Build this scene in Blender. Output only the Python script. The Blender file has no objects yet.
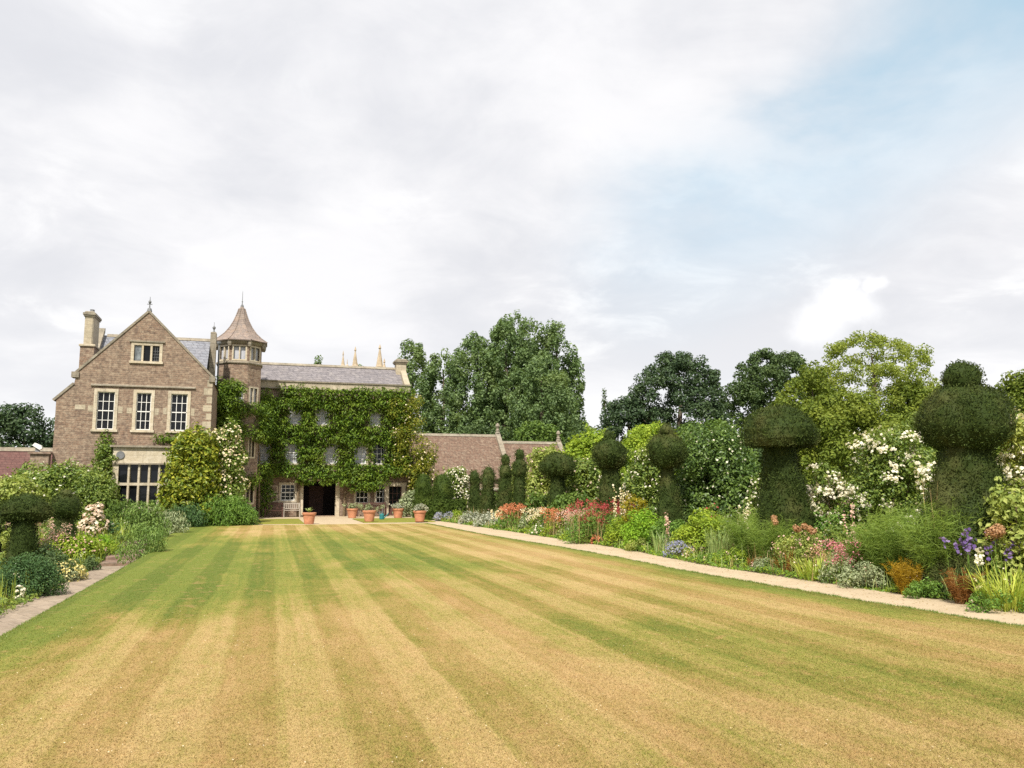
import bpy, math, random
import numpy as np
from mathutils import Vector
from mathutils.geometry import tessellate_polygon
R = math.radians
S = bpy.context.scene
COL = S.collection

# ------------------------------------------------------------------ camera
cam_d = bpy.data.cameras.new('camera')
cam = bpy.data.objects.new('camera', cam_d); COL.objects.link(cam)
cam_d.sensor_width = 36.0
cam_d.lens = 829.0 / 1024.0 * 36.0
cam_d.clip_start = 0.1
cam_d.clip_end = 3000.0
cam.location = (0, 0, 1.8)
cam.rotation_euler = (R(90) + math.atan(106 / 829.0), 0, R(-16.6))
S.camera = cam

# ------------------------------------------------------------------ light and sky
SUN_EL, SUN_AZ = 50.0, 207.0      # azimuth of the sun, clockwise from +y
sun_d = bpy.data.lights.new('sun', 'SUN')
sun = bpy.data.objects.new('sun', sun_d); COL.objects.link(sun)
sun_d.energy = 4.1
sun_d.angle = R(1.6)
sun_d.color = (1.0, 0.94, 0.84)
sd = Vector((math.sin(R(SUN_AZ)) * math.cos(R(SUN_EL)), math.cos(R(SUN_AZ)) * math.cos(R(SUN_EL)), math.sin(R(SUN_EL))))
sun.rotation_euler = sd.to_track_quat('Z', 'Y').to_euler()
sun.location = (-30, -40, 60)
S.view_settings.view_transform = 'Standard'
S.view_settings.look = 'None'
S.view_settings.gamma = 1.0
S.view_settings.use_curve_mapping = False
S.view_settings.exposure = 0.6
S.cycles.max_bounces = 5
S.cycles.diffuse_bounces = 3
S.cycles.transmission_bounces = 3
S.cycles.transparent_max_bounces = 4
S.cycles.use_denoising = False

W = bpy.data.worlds.new('World'); S.world = W
W.use_nodes = True


class NT:
    """small node-tree helper"""
    def __init__(s, tree):
        s.t = tree; s.n = tree.nodes; s.l = tree.links
    def new(s, typ, **kw):
        n = s.n.new(typ)
        for k, v in kw.items():
            setattr(n, k, v)
        return n
    def put(s, sock, v):
        if v is None: return
        if hasattr(v, 'is_output'): s.l.new(v, sock)
        elif isinstance(v, (tuple, list)) and len(v) == 3 and sock.type == 'RGBA': sock.default_value = (*v, 1)
        else: sock.default_value = v
    def math(s, op, a, b=None, c=None, clamp=False):
        n = s.new('ShaderNodeMath', operation=op); n.use_clamp = clamp
        for i, v in enumerate((a, b, c)):
            s.put(n.inputs[i], v)
        return n.outputs[0]
    def vmath(s, op, a, b=None):
        n = s.new('ShaderNodeVectorMath', operation=op)
        s.put(n.inputs[0], a); s.put(n.inputs[1], b)
        return n.outputs['Value'] if op in ('DOT_PRODUCT', 'LENGTH', 'DISTANCE') else n.outputs[0]
    def smooth(s, v, lo, hi, a=0.0, b=1.0):
        n = s.new('ShaderNodeMapRange', interpolation_type='SMOOTHSTEP')
        s.put(n.inputs[0], v)
        for i, x in enumerate((lo, hi, a, b)): s.put(n.inputs[i + 1], x)
        return n.outputs[0]
    def noise(s, vec, scale, detail=4, rough=0.55, dist=0.0, dim='3D'):
        n = s.new('ShaderNodeTexNoise', noise_dimensions=dim)
        s.put(n.inputs['Vector'], vec)
        n.inputs['Scale'].default_value = scale; n.inputs['Detail'].default_value = detail
        n.inputs['Roughness'].default_value = rough; n.inputs['Distortion'].default_value = dist
        return n.outputs['Fac']
    def mix(s, f, a, b, typ='MIX'):
        n = s.new('ShaderNodeMix', data_type='RGBA', blend_type=typ)
        s.put(n.inputs[0], f); s.put(n.inputs[6], a); s.put(n.inputs[7], b)
        return n.outputs[2]
    def ramp(s, f, stops, interp='LINEAR'):
        n = s.new('ShaderNodeValToRGB'); cr = n.color_ramp; cr.interpolation = interp
        while len(cr.elements) < len(stops): cr.elements.new(0.5)
        for e, (p, c) in zip(cr.elements, stops):
            e.position = p; e.color = (*c, 1)
        s.put(n.inputs[0], f)
        return n.outputs[0]
    def sep(s, v):
        n = s.new('ShaderNodeSeparateXYZ'); s.put(n.inputs[0], v); return n.outputs
    def comb(s, x, y, z):
        n = s.new('ShaderNodeCombineXYZ')
        for i, v in enumerate((x, y, z)): s.put(n.inputs[i], v)
        return n.outputs[0]


def build_world():
    t = NT(W.node_tree); t.n.clear()
    out = t.new('ShaderNodeOutputWorld'); bg = t.new('ShaderNodeBackground')
    t.l.new(bg.outputs[0], out.inputs[0])
    bg.inputs[1].default_value = 0.1
    sky = t.new('ShaderNodeTexSky', sky_type='NISHITA')
    sky.sun_disc = False; sky.sun_elevation = R(SUN_EL); sky.sun_rotation = R(SUN_AZ)
    sky.air_density = 1.0; sky.dust_density = 2.5; sky.ozone_density = 1.0
    d = t.new('ShaderNodeTexCoord').outputs['Generated']
    x, y, z = t.sep(d)
    zz = t.math('ADD', t.math('MAXIMUM', z, 0.0), 0.22)
    p = t.comb(t.math('DIVIDE', x, zz), t.math('DIVIDE', y, zz), 0.0)
    warp = t.noise(p, 1.1, 4, 0.6)
    # where the blue opens: a slanting band of the sky, warped by noise
    n1 = t.noise(p, 1.6, 6, 0.55, 0.4)
    n2 = t.noise(p, 0.75, 5, 0.5, 0.2)
    n3 = t.noise(t.comb(t.math('MULTIPLY', x, 1.0), y, t.math('MULTIPLY', z, 2.2)), 3.2, 6, 0.55, 0.3)
    nb = (BAND_N)
    db = t.math('ABSOLUTE', t.math('ADD', t.vmath('DOT_PRODUCT', d, nb), t.math('MULTIPLY', t.math('SUBTRACT', n3, 0.5), 0.16)))
    along = t.vmath('DOT_PRODUCT', d, BAND_C)
    blue = t.math('MULTIPLY', t.smooth(db, 0.01, 0.16, 1, 0), t.smooth(along, 0.88, 0.992))
    wisp = t.smooth(t.math('ADD', t.math('MULTIPLY', n3, 0.7), t.math('MULTIPLY', n1, 0.3)), 0.38, 0.62)
    blue = t.math('MULTIPLY', blue, t.math('SUBTRACT', 1.0, t.math('MULTIPLY', wisp, 0.55)))
    # bright rims and grey undersides of the cloud sheet
    n5 = t.noise(p, 3.4, 6, 0.6, 0.5)
    v = t.math('ADD', t.math('ADD', t.math('MULTIPLY', n2, 0.5), t.math('MULTIPLY', n3, 0.28)), t.math('MULTIPLY', n5, 0.22))
    shade = t.smooth(v, 0.41, 0.58)
    cl = t.mix(shade, (5.2, 5.27, 5.55), (6.55, 6.52, 6.62))
    puff = t.smooth(t.math('ADD', t.math('MULTIPLY', n5, 0.55), t.math('MULTIPLY', n1, 0.45)), 0.53, 0.66)
    cl = t.mix(t.math('MULTIPLY', puff, 0.8), cl, (6.85, 6.86, 6.9))
    low = t.smooth(z, 0.0, 0.3, 1, 0)
    cl = t.mix(t.math('MULTIPLY', low, 0.5), cl, (6.75, 6.78, 6.85))
    # the small bright cumulus
    n4 = t.noise(d, 26, 5, 0.55)
    cum = None
    for cc, r0, r1 in CUMULUS:
        dc = t.vmath('DISTANCE', t.vmath('MULTIPLY', d, (1, 1, 1.5)), (cc[0], cc[1], cc[2] * 1.5))
        k = t.smooth(t.math('ADD', dc, t.math('MULTIPLY', t.math('SUBTRACT', n4, 0.5), 0.055)), r0, r1, 1, 0)
        cum = k if cum is None else t.math('MAXIMUM', cum, k)
    blue_c = t.mix(0.62, t.mix(1.0, sky.outputs[0], (0.9, 1.0, 1.05), 'MULTIPLY'), (4.3, 5.95, 6.7))
    c = t.mix(t.math('MULTIPLY', blue, 0.95), cl, blue_c)
    c = t.mix(t.math('MULTIPLY', cum, 0.7), c, (7.8, 7.8, 7.8))
    t.l.new(c, bg.inputs[0])
    W.cycles.sampling_method = 'MANUAL'; W.cycles.sample_map_resolution = 512


def pixdir(px, py):
    yaw, pit = R(16.6), math.atan(106 / 829.0)
    fw = Vector((math.sin(yaw) * math.cos(pit), math.cos(yaw) * math.cos(pit), math.sin(pit)))
    rt = Vector((math.cos(yaw), -math.sin(yaw), 0)); up = rt.cross(fw)
    return (fw * 829 + rt * (px - 512) + up * (384 - py)).normalized()
# compass directions in the sky of the blue opening and of the small cumulus
_a, _b = Vector((0.666, 0.602, 0.440)), Vector((0.3386, 0.9135, 0.2257))
BAND_N = tuple(_a.cross(_b).normalized()); BAND_C = tuple(((_a * 0.9 + _b * 0.1)).normalized())
CUMULUS = [((0.6150, 0.7560, 0.2246), 0.008, 0.026), ((0.6330, 0.7416, 0.2213), 0.006, 0.024), ((0.6170, 0.7604, 0.2040), 0.012, 0.055), ((0.5990, 0.7790, 0.1890), 0.008, 0.055)]
build_world()

# ------------------------------------------------------------------ object helpers
OFF = {}
def put_props(o, label=None, cat=None, group=None, kind=None):
    if label: o['label'] = label
    if cat: o['category'] = cat
    if group: o['group'] = group
    if kind: o['kind'] = kind
    return o

def thing(name, label, cat, loc=(0, 0, 0), group=None):
    o = bpy.data.objects.new(name, None); COL.objects.link(o)
    o.location = loc; o.empty_display_size = 0.3
    OFF[o.name] = tuple(loc)
    return put_props(o, label, cat, group)

def mesh_obj(name, mesh, mats, parent=None, loc=None):
    o = bpy.data.objects.new(name, mesh); COL.objects.link(o)
    for m in (mats if isinstance(mats, (list, tuple)) else [mats]):
        mesh.materials.append(m)
    if parent:
        o.parent = parent; OFF[o.name] = OFF[parent.name]
    else:
        OFF[o.name] = tuple(loc or (0, 0, 0)); o.location = OFF[o.name]
    return o

def np_mesh(name, V, polys, offset=(0, 0, 0), smooth=False, midx=None):
    """V (n,3) array; polys: (m,k) int array or a list of tuples"""
    me = bpy.data.meshes.new(name)
    V = np.asarray(V, dtype=np.float32) - np.asarray(offset, dtype=np.float32)
    me.vertices.add(len(V)); me.vertices.foreach_set('co', V.ravel())
    if isinstance(polys, np.ndarray):
        m, k = polys.shape
        flat = polys.ravel().astype(np.int32); starts = np.arange(0, m * k, k, dtype=np.int32)
        nl = m * k
    else:
        m = len(polys); flat = np.array([i for p in polys for i in p], dtype=np.int32)
        ln = np.array([len(p) for p in polys], dtype=np.int32)
        starts = np.concatenate(([0], np.cumsum(ln)[:-1])).astype(np.int32); nl = int(ln.sum())
    me.loops.add(nl); me.loops.foreach_set('vertex_index', flat)
    me.polygons.add(m); me.polygons.foreach_set('loop_start', starts)
    if midx is not None: me.polygons.foreach_set('material_index', np.asarray(midx, dtype=np.int32))
    me.polygons.foreach_set('use_smooth', np.full(m, smooth))
    me.update(calc_edges=True); me.validate()
    return me

class MB:
    """collects boxes, prisms, tubes, lathes in world coordinates; build() links them as one mesh"""
    def __init__(s): s.v = []; s.f = []; s.m = []; s.cur = 0
    def face(s, pts):
        i = len(s.v); s.v += [tuple(p) for p in pts]; s.f.append(tuple(range(i, i + len(pts)))); s.m.append(s.cur)
    def add(s, pts, faces):
        i = len(s.v); s.v += [tuple(p) for p in pts]
        for f in faces: s.f.append(tuple(i + k for k in f)); s.m.append(s.cur)
    def box(s, x0, x1, y0, y1, z0, z1):
        p = [(x, y, z) for z in (z0, z1) for y in (y0, y1) for x in (x0, x1)]
        s.add(p, [(0, 2, 3, 1), (4, 5, 7, 6), (0, 1, 5, 4), (2, 6, 7, 3), (0, 4, 6, 2), (1, 3, 7, 5)])
    def chbox(s, x0, x1, y0, y1, z0, z1, b=0.02):
        """box with a chamfered top edge"""
        p = [(x0, y0, z0), (x1, y0, z0), (x1, y1, z0), (x0, y1, z0), (x0, y0, z1 - b), (x1, y0, z1 - b), (x1, y1, z1 - b), (x0, y1, z1 - b),
             (x0 + b, y0 + b, z1), (x1 - b, y0 + b, z1), (x1 - b, y1 - b, z1), (x0 + b, y1 - b, z1)]
        fs = [(3, 2, 1, 0), (8, 9, 10, 11)]
        for k in range(4):
            n = (k + 1) % 4
            fs += [(k, n, 4 + n, 4 + k), (4 + k, 4 + n, 8 + n, 8 + k)]
        s.add(p, fs)
    def prism(s, poly, a, b, axis='y'):
        """poly of (u,z) extruded along axis from a to b (u is x for axis y, y for axis x, and (x,y) for axis z)"""
        def P(u, w, d): return (u, d, w) if axis == 'y' else ((d, u, w) if axis == 'x' else (u, w, d))
        n = len(poly); pts = [P(u, w, a) for u, w in poly] + [P(u, w, b) for u, w in poly]
        s.add(pts, [tuple(range(n)), tuple(range(2 * n - 1, n - 1, -1))] + [(k, n + k, n + (k + 1) % n, (k + 1) % n) for k in range(n)])
    def tube(s, pts, rad, n=6, cap=True):
        pts = [Vector(p) for p in pts]; rad = rad if isinstance(rad, (list, tuple)) else [rad] * len(pts)
        base = len(s.v)
        for i, p in enumerate(pts):
            t = (pts[min(i + 1, len(pts) - 1)] - pts[max(i - 1, 0)]).normalized()
            a = t.cross(Vector((0.31, 0.95, 0.07))).normalized(); b = t.cross(a)
            for k in range(n):
                q = p + (a * math.cos(2 * math.pi * k / n) + b * math.sin(2 * math.pi * k / n)) * rad[i]
                s.v.append(tuple(q))
        for i in range(len(pts) - 1):
            for k in range(n):
                s.f.append((base + i * n + k, base + i * n + (k + 1) % n, base + (i + 1) * n + (k + 1) % n, base + (i + 1) * n + k)); s.m.append(s.cur)
        if cap:
            s.f.append(tuple(base + (len(pts) - 1) * n + k for k in range(n))); s.m.append(s.cur)
    def lathe(s, prof, c, n=16, rot=0.0):
        base = len(s.v)
        for r, z in prof:
            for k in range(n):
                a = 2 * math.pi * k / n + rot
                s.v.append((c[0] + r * math.cos(a), c[1] + r * math.sin(a), c[2] + z))
        for i in range(len(prof) - 1):
            for k in range(n):
                s.f.append((base + i * n + k, base + i * n + (k + 1) % n, base + (i + 1) * n + (k + 1) % n, base + (i + 1) * n + k)); s.m.append(s.cur)
        s.f.append(tuple(base + k for k in range(n))[::-1]); s.m.append(s.cur)
        s.f.append(tuple(base + (len(prof) - 1) * n + k for k in range(n))); s.m.append(s.cur)
    def wall(s, outer, holes, P, reveal, back):
        """flat wall with openings. P(u,w,d) gives the point d behind the face; holes get reveals, the outline gets thickness"""
        polys = [outer] + holes
        flat = [p for q in polys for p in q]
        tri = tessellate_polygon([[Vector((u, w, 0)) for u, w in q] for q in polys])
        s.add([P(u, w, 0) for u, w in flat], [tuple(t) for t in tri])
        for q, dep in [(outer, back)] + [(h, reveal) for h in holes]:
            n = len(q)
            s.add([P(u, w, 0) for u, w in q] + [P(u, w, dep) for u, w in q], [(k, (k + 1) % n, n + (k + 1) % n, n + k) for k in range(n)])
    def build(s, name, mats, parent=None, loc=None, smooth=False, fix=True):
        off = OFF[parent.name] if parent else (loc or (0, 0, 0))
        me = np_mesh(name, s.v, s.f, off, smooth, s.m)
        if fix:
            import bmesh
            bm = bmesh.new(); bm.from_mesh(me)
            bmesh.ops.recalc_face_normals(bm, faces=bm.faces[:])
            bm.to_mesh(me); bm.free()
        return mesh_obj(name, me, mats, parent, loc)

def rect(x0, x1, z0, z1): return [(x0, z0), (x1, z0), (x1, z1), (x0, z1)]

# ------------------------------------------------------------------ materials
def mat(name):
    m = bpy.data.materials.new(name); m.use_nodes = True
    t = NT(m.node_tree); t.n.clear()
    out = t.new('ShaderNodeOutputMaterial'); b = t.new('ShaderNodeBsdfPrincipled')
    t.l.new(b.outputs[0], out.inputs[0])
    t.bsdf = b; t.out = out
    t.pos = t.new('ShaderNodeNewGeometry').outputs['Position']
    return m, t

def bump(t, h, strength, dist):
    n = t.new('ShaderNodeBump'); n.inputs['Strength'].default_value = strength; n.inputs['Distance'].default_value = dist
    t.put(n.inputs['Height'], h); t.l.new(n.outputs[0], t.bsdf.inputs['Normal'])

def masonry(name, c1, c2, mortar, bw, bh, patch, vertical=True, mort=0.012, roof=False, rough=0.9, lichen=None):
    m, t = mat(name)
    x, y, z = t.sep(t.pos)
    u = t.math('ADD', x, t.math('MULTIPLY', y, 0.62))
    w = z
    wob = t.noise(t.pos, 2.3, 3)
    w2 = t.math('ADD', w, t.math('MULTIPLY', wob, 0.05 if not roof else 0.015))
    u2 = t.math('ADD', u, t.math('MULTIPLY', t.noise(t.pos, 5.0, 3), 0.1))
    br = t.new('ShaderNodeTexBrick')
    br.offset = 0.5; br.squash = 1.35; br.squash_frequency = 3
    t.put(br.inputs['Vector'], t.comb(u2, w2, 0.0))
    br.inputs['Scale'].default_value = 1.0; br.inputs['Brick Width'].default_value = bw; br.inputs['Row Height'].default_value = bh
    br.inputs['Mortar Size'].default_value = mort; br.inputs['Mortar Smooth'].default_value = 0.4; br.inputs['Bias'].default_value = 0.0
    t.put(br.inputs['Color1'], c1); t.put(br.inputs['Color2'], c2); t.put(br.inputs['Mortar'], mortar)
    # stone-by-stone value
    vn = t.new('ShaderNodeTexVoronoi', feature='F1'); t.put(vn.inputs['Vector'], t.comb(t.math('DIVIDE', u2, bw), t.math('DIVIDE', w2, bh), 0.0))
    vn.inputs['Scale'].default_value = 1.15
    vs = t.sep(vn.outputs['Color'])
    c = t.mix(t.math('MULTIPLY', t.smooth(vs[0], 0.55, 1.0), 0.65), br.outputs['Color'], patch[0])
    c = t.mix(t.math('MULTIPLY', t.smooth(vs[1], 0.62, 1.0), 0.6), c, patch[1])
    big = t.noise(t.pos, 0.45, 5, 0.6, 0.3)
    c = t.mix(t.smooth(big, 0.42, 0.72, 0.0, 0.45), c, patch[2])
    c = t.mix(t.smooth(t.noise(t.pos, 7.0, 3, 0.7), 0.42, 0.62, 0.0, 0.4), c, patch[1])
    c = t.mix(t.smooth(t.noise(t.pos, 6.0, 3, 0.7, 0.5), 0.45, 0.62, 0.0, 0.45), c, patch[0])
    c = t.mix(t.smooth(t.noise(t.pos, 1.7, 4, 0.65), 0.5, 0.75, 0.0, 0.4), c, patch[3])
    st = t.noise(t.comb(t.math('MULTIPLY', u, 2.6), t.math('MULTIPLY', w, 0.35), y), 1.0, 5, 0.65)
    if not roof: c = t.mix(t.smooth(st, 0.5, 0.72, 0.0, 0.5), c, t.mix(1.0, c, (0.55, 0.56, 0.58), 'MULTIPLY'))
    if lichen:
        c = t.mix(t.smooth(t.noise(t.pos, 3.1, 6, 0.75), 0.58, 0.7, 0, 0.75), c, lichen)
    t.put(t.bsdf.inputs['Base Color'], c)
    t.bsdf.inputs['Roughness'].default_value = rough
    t.bsdf.inputs['Specular IOR Level'].default_value = 0.2
    h = t.math('ADD', t.math('MULTIPLY', br.outputs['Fac'], -1.0), t.math('MULTIPLY', t.noise(t.pos, 14, 4), 0.7))
    bump(t, h, 0.6, 0.03)
    return m

M = {}
M['rubble'] = masonry('rubble_stone', (0.215, 0.132, 0.09), (0.305, 0.21, 0.148), (0.265, 0.212, 0.16), 0.27, 0.115,
                      [(0.11, 0.078, 0.064), (0.42, 0.335, 0.245), (0.25, 0.192, 0.145), (0.19, 0.122, 0.095)])
M['dressed'] = masonry('dressed_stone', (0.50, 0.43, 0.31), (0.56, 0.49, 0.37), (0.44, 0.38, 0.29), 0.9, 0.4,
                       [(0.42, 0.35, 0.24), (0.6, 0.54, 0.43), (0.4, 0.33, 0.24), (0.33, 0.29, 0.22)], mort=0.006)
M['coping'] = masonry('weathered_coping', (0.25, 0.21, 0.155), (0.31, 0.265, 0.2), (0.17, 0.15, 0.12), 0.7, 0.3,
                      [(0.19, 0.17, 0.13), (0.38, 0.34, 0.27), (0.2, 0.18, 0.145), (0.15, 0.14, 0.11)], mort=0.008)
M['chimney'] = masonry('chimney_stone', (0.40, 0.34, 0.24), (0.46, 0.39, 0.28), (0.34, 0.29, 0.22), 0.6, 0.35,
                       [(0.33, 0.28, 0.2), (0.52, 0.46, 0.35), (0.3, 0.27, 0.22), (0.25, 0.22, 0.19)], mort=0.008)
M['slate'] = masonry('blue_grey_slate', (0.17, 0.155, 0.165), (0.235, 0.215, 0.225), (0.09, 0.085, 0.09), 0.34, 0.16,
                     [(0.12, 0.115, 0.125), (0.29, 0.265, 0.26), (0.2, 0.175, 0.16), (0.16, 0.14, 0.135)], roof=True, rough=0.7, mort=0.014)
M['slate_blue'] = masonry('dark_blue_slate', (0.19, 0.2, 0.23), (0.25, 0.26, 0.29), (0.09, 0.09, 0.1), 0.34, 0.2,
                          [(0.13, 0.135, 0.16), (0.3, 0.3, 0.32), (0.2, 0.2, 0.22), (0.17, 0.17, 0.18)], roof=True, rough=0.6, mort=0.016)
M['turret_tile'] = masonry('turret_stone_tile', (0.2, 0.168, 0.148), (0.25, 0.212, 0.19), (0.13, 0.108, 0.095), 0.25, 0.14,
                           [(0.22, 0.17, 0.15), (0.38, 0.29, 0.23), (0.215, 0.182, 0.155), (0.29, 0.195, 0.12)], roof=True, rough=0.8, mort=0.01)
M['clay_tile'] = masonry('old_clay_tile', (0.155, 0.088, 0.06), (0.2, 0.125, 0.09), (0.08, 0.052, 0.042), 0.24, 0.14,
                         [(0.1, 0.07, 0.055), (0.28, 0.215, 0.155), (0.155, 0.105, 0.075), (0.13, 0.09, 0.065)], roof=True, lichen=(0.34, 0.29, 0.22), rough=0.85, mort=0.012)
M['plum_tile'] = masonry('plum_clay_tile', (0.125, 0.06, 0.055), (0.155, 0.078, 0.068), (0.07, 0.04, 0.038), 0.24, 0.14,
                         [(0.1, 0.055, 0.05), (0.17, 0.1, 0.085), (0.125, 0.064, 0.056), (0.105, 0.06, 0.055)], roof=True, rough=0.85, mort=0.01)
M['garden_brick'] = masonry('garden_wall_brick', (0.3, 0.16, 0.11), (0.38, 0.23, 0.17), (0.36, 0.3, 0.24), 0.23, 0.075,
                            [(0.2, 0.12, 0.09), (0.45, 0.33, 0.25), (0.33, 0.22, 0.17), (0.27, 0.17, 0.14)], mort=0.008)
M['old_brick'] = masonry('old_path_brick', (0.2, 0.125, 0.09), (0.27, 0.175, 0.13), (0.22, 0.18, 0.14), 0.23, 0.1,
                         [(0.14, 0.1, 0.08), (0.3, 0.22, 0.17), (0.2, 0.15, 0.12), (0.16, 0.14, 0.09)], mort=0.008)
M['church'] = masonry('church_stone', (0.46, 0.36, 0.25), (0.52, 0.42, 0.3), (0.4, 0.32, 0.23), 0.7, 0.3,
                      [(0.38, 0.3, 0.2), (0.56, 0.47, 0.35), (0.42, 0.32, 0.23), (0.36, 0.28, 0.2)], mort=0.006)

def plain(name, col, rough=0.6, spec=0.3, metallic=0.0, var=0.15, scale=6.0):
    m, t = mat(name)
    n = t.noise(t.pos, scale, 5, 0.6)
    c = t.mix(t.smooth(n, 0.3, 0.7), tuple(k * (1 - var) for k in col), tuple(min(1, k * (1 + var)) for k in col))
    t.put(t.bsdf.inputs['Base Color'], c)
    t.bsdf.inputs['Roughness'].default_value = rough
    t.bsdf.inputs['Specular IOR Level'].default_value = spec
    t.bsdf.inputs['Metallic'].default_value = metallic
    bump(t, t.noise(t.pos, scale * 5, 3), 0.15, 0.01)
    return m
M['white_paint'] = plain('white_paint', (0.76, 0.75, 0.71), 0.45, 0.35, var=0.05)
M['glass_dark'] = plain('window_glass', (0.008, 0.009, 0.011), 0.06, 0.28, var=0.3, scale=0.9)
M['glass_grey'] = plain('pale_grey_pane', (0.42, 0.43, 0.47), 0.3, 0.5, var=0.12, scale=1.2)  # pale grey pane colour for main range and upper turret windows
M['glass_leaded'] = plain('leaded_glass', (0.17, 0.19, 0.2), 0.15, 0.5, var=0.5, scale=3.0)
M['lead'] = plain('lead_grey', (0.16, 0.165, 0.17), 0.55, 0.4, var=0.2)
M['bench_white'] = plain('worn_white_paint', (0.36, 0.32, 0.27), 0.6, 0.25, var=0.1)
M['dark_wood'] = plain('dark_brown_wood', (0.09, 0.045, 0.035), 0.6, 0.3, var=0.3)
M['bench_wood'] = plain('silvery_teak', (0.42, 0.37, 0.31), 0.7, 0.3, var=0.15)
M['interior'] = plain('dark_passage', (0.035, 0.028, 0.028), 0.9, 0.1, var=0.3)
M['terracotta'] = plain('terracotta', (0.47, 0.215, 0.12), 0.8, 0.2, var=0.16, scale=4.0)
M['potting'] = plain('potting_soil', (0.06, 0.045, 0.03), 0.95, 0.1)
M['bark'] = plain('bark', (0.13, 0.105, 0.08), 0.9, 0.1, var=0.4, scale=3.0)
M['woody'] = plain('woody_stem', (0.16, 0.12, 0.075), 0.85, 0.1, var=0.3)
M['teal'] = plain('teal_plastic', (0.03, 0.19, 0.2), 0.4, 0.4)

GAIN = 1.55
def leaf_mat(name, cols, trans=0.3, rough=0.55, spec=0.25, clump=0.35, scale=1.3, alt=None, gain=None):
    """colour by leaf (random per island) plus slow drift of hue over the plant"""
    m, t = mat(name)
    g = t.new('ShaderNodeNewGeometry')
    r = g.outputs['Random Per Island']
    if gain is None: gain = GAIN
    cols = [(c_[0] * gain * 1.04, c_[1] * gain, c_[2] * gain * 0.9) for c_ in cols]
    if alt: alt = tuple(min(0.8, q * gain) for q in alt)
    k = len(cols)
    c = t.ramp(r, [(i / max(1, k - 1), cols[i]) for i in range(k)])
    n = t.noise(t.pos, scale, 3, 0.6)
    a = alt or tuple(x * y for x, y in zip(cols[-1], (1.25, 1.1, 0.9)))
    c = t.mix(t.smooth(n, 0.45, 0.72, 0, clump), c, a)
    t.put(t.bsdf.inputs['Base Color'], c)
    t.bsdf.inputs['Roughness'].default_value = rough
    t.bsdf.inputs['Specular IOR Level'].default_value = spec
    tr = t.new('ShaderNodeBsdfTranslucent')
    t.put(tr.inputs[0], t.mix(1.0, c, (1.25, 1.2, 0.6), 'MULTIPLY'))
    mx = t.new('ShaderNodeMixShader'); mx.inputs[0].default_value = trans
    t.l.new(t.bsdf.outputs[0], mx.inputs[1]); t.l.new(tr.outputs[0], mx.inputs[2]); t.l.new(mx.outputs[0], t.out.inputs[0])
    return m
L = {}
L['yew'] = leaf_mat('yew_sprigs', [(0.020, 0.034, 0.009), (0.036, 0.056, 0.014), (0.06, 0.088, 0.022)], 0.15, 0.65, 0.1, 0.7, 1.3, (0.082, 0.085, 0.028), gain=1.25)
L['yew_light'] = leaf_mat('clipped_green', [(0.026, 0.046, 0.010), (0.042, 0.07, 0.014), (0.065, 0.1, 0.02)], 0.15, 0.65, 0.1, gain=1.25)
L['poplar'] = leaf_mat('poplar_leaves', [(0.042, 0.07, 0.03), (0.07, 0.115, 0.048), (0.12, 0.175, 0.078)], 0.35, 0.5, 0.3, 0.4, 0.25, gain=1.85)
L['dark_tree'] = leaf_mat('dark_leaves', [(0.022, 0.042, 0.022), (0.034, 0.062, 0.03), (0.055, 0.09, 0.04)], 0.2, 0.5, 0.3, 0.3, 0.4, gain=1.5)
L['mid_tree'] = leaf_mat('mid_leaves', [(0.034, 0.06, 0.024), (0.05, 0.085, 0.032), (0.075, 0.115, 0.04)], 0.25, 0.5, 0.25, 0.3, 0.4, gain=1.45)
L['olive'] = leaf_mat('olive_green_leaves', [(0.055, 0.085, 0.014), (0.09, 0.128, 0.02), (0.14, 0.178, 0.028)], 0.3, 0.6, 0.2, 0.4, 0.5)
L['robinia'] = leaf_mat('feathery_leaves', [(0.1, 0.14, 0.03), (0.15, 0.195, 0.042), (0.22, 0.265, 0.06)], 0.38, 0.6, 0.2, 0.3, 0.6)
L['hedge'] = leaf_mat('hedge_leaves', [(0.04, 0.075, 0.018), (0.065, 0.115, 0.026), (0.1, 0.16, 0.034)], 0.28, clump=0.4)
L['lime'] = leaf_mat('lime_leaves', [(0.1, 0.16, 0.02), (0.16, 0.24, 0.026), (0.24, 0.31, 0.04)], 0.35)
L['rose'] = leaf_mat('rose_leaves', [(0.05, 0.085, 0.02), (0.09, 0.145, 0.028), (0.17, 0.22, 0.05)], 0.3, 0.45, 0.35)
L['rose_dark'] = leaf_mat('dark_rose_leaves', [(0.03, 0.06, 0.018), (0.055, 0.1, 0.024), (0.105, 0.17, 0.04)], 0.28, 0.4, 0.4)
L['rose_pale'] = leaf_mat('pale_rose_leaves', [(0.11, 0.155, 0.035), (0.17, 0.22, 0.055), (0.27, 0.31, 0.1)], 0.32)
L['golden'] = leaf_mat('golden_leaves', [(0.16, 0.17, 0.015), (0.26, 0.25, 0.02), (0.36, 0.31, 0.03)], 0.35, alt=(0.3, 0.17, 0.02), gain=1.1)
L['wisteria'] = leaf_mat('wisteria_leaves', [(0.03, 0.06, 0.010), (0.07, 0.13, 0.016), (0.14, 0.215, 0.026)], 0.32, 0.5, 0.25, 0.5, 0.9, (0.14, 0.17, 0.02), gain=1.5)
L['wisteria_y'] = leaf_mat('yellowing_creeper_leaves', [(0.045, 0.075, 0.010), (0.09, 0.115, 0.014), (0.19, 0.19, 0.024)], 0.32, alt=(0.22, 0.2, 0.025), gain=1.8)
L['magnolia'] = leaf_mat('yellow_green_leaves', [(0.06, 0.1, 0.012), (0.12, 0.165, 0.018), (0.27, 0.28, 0.035)], 0.3, 0.4, 0.35, alt=(0.2, 0.18, 0.02))
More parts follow.
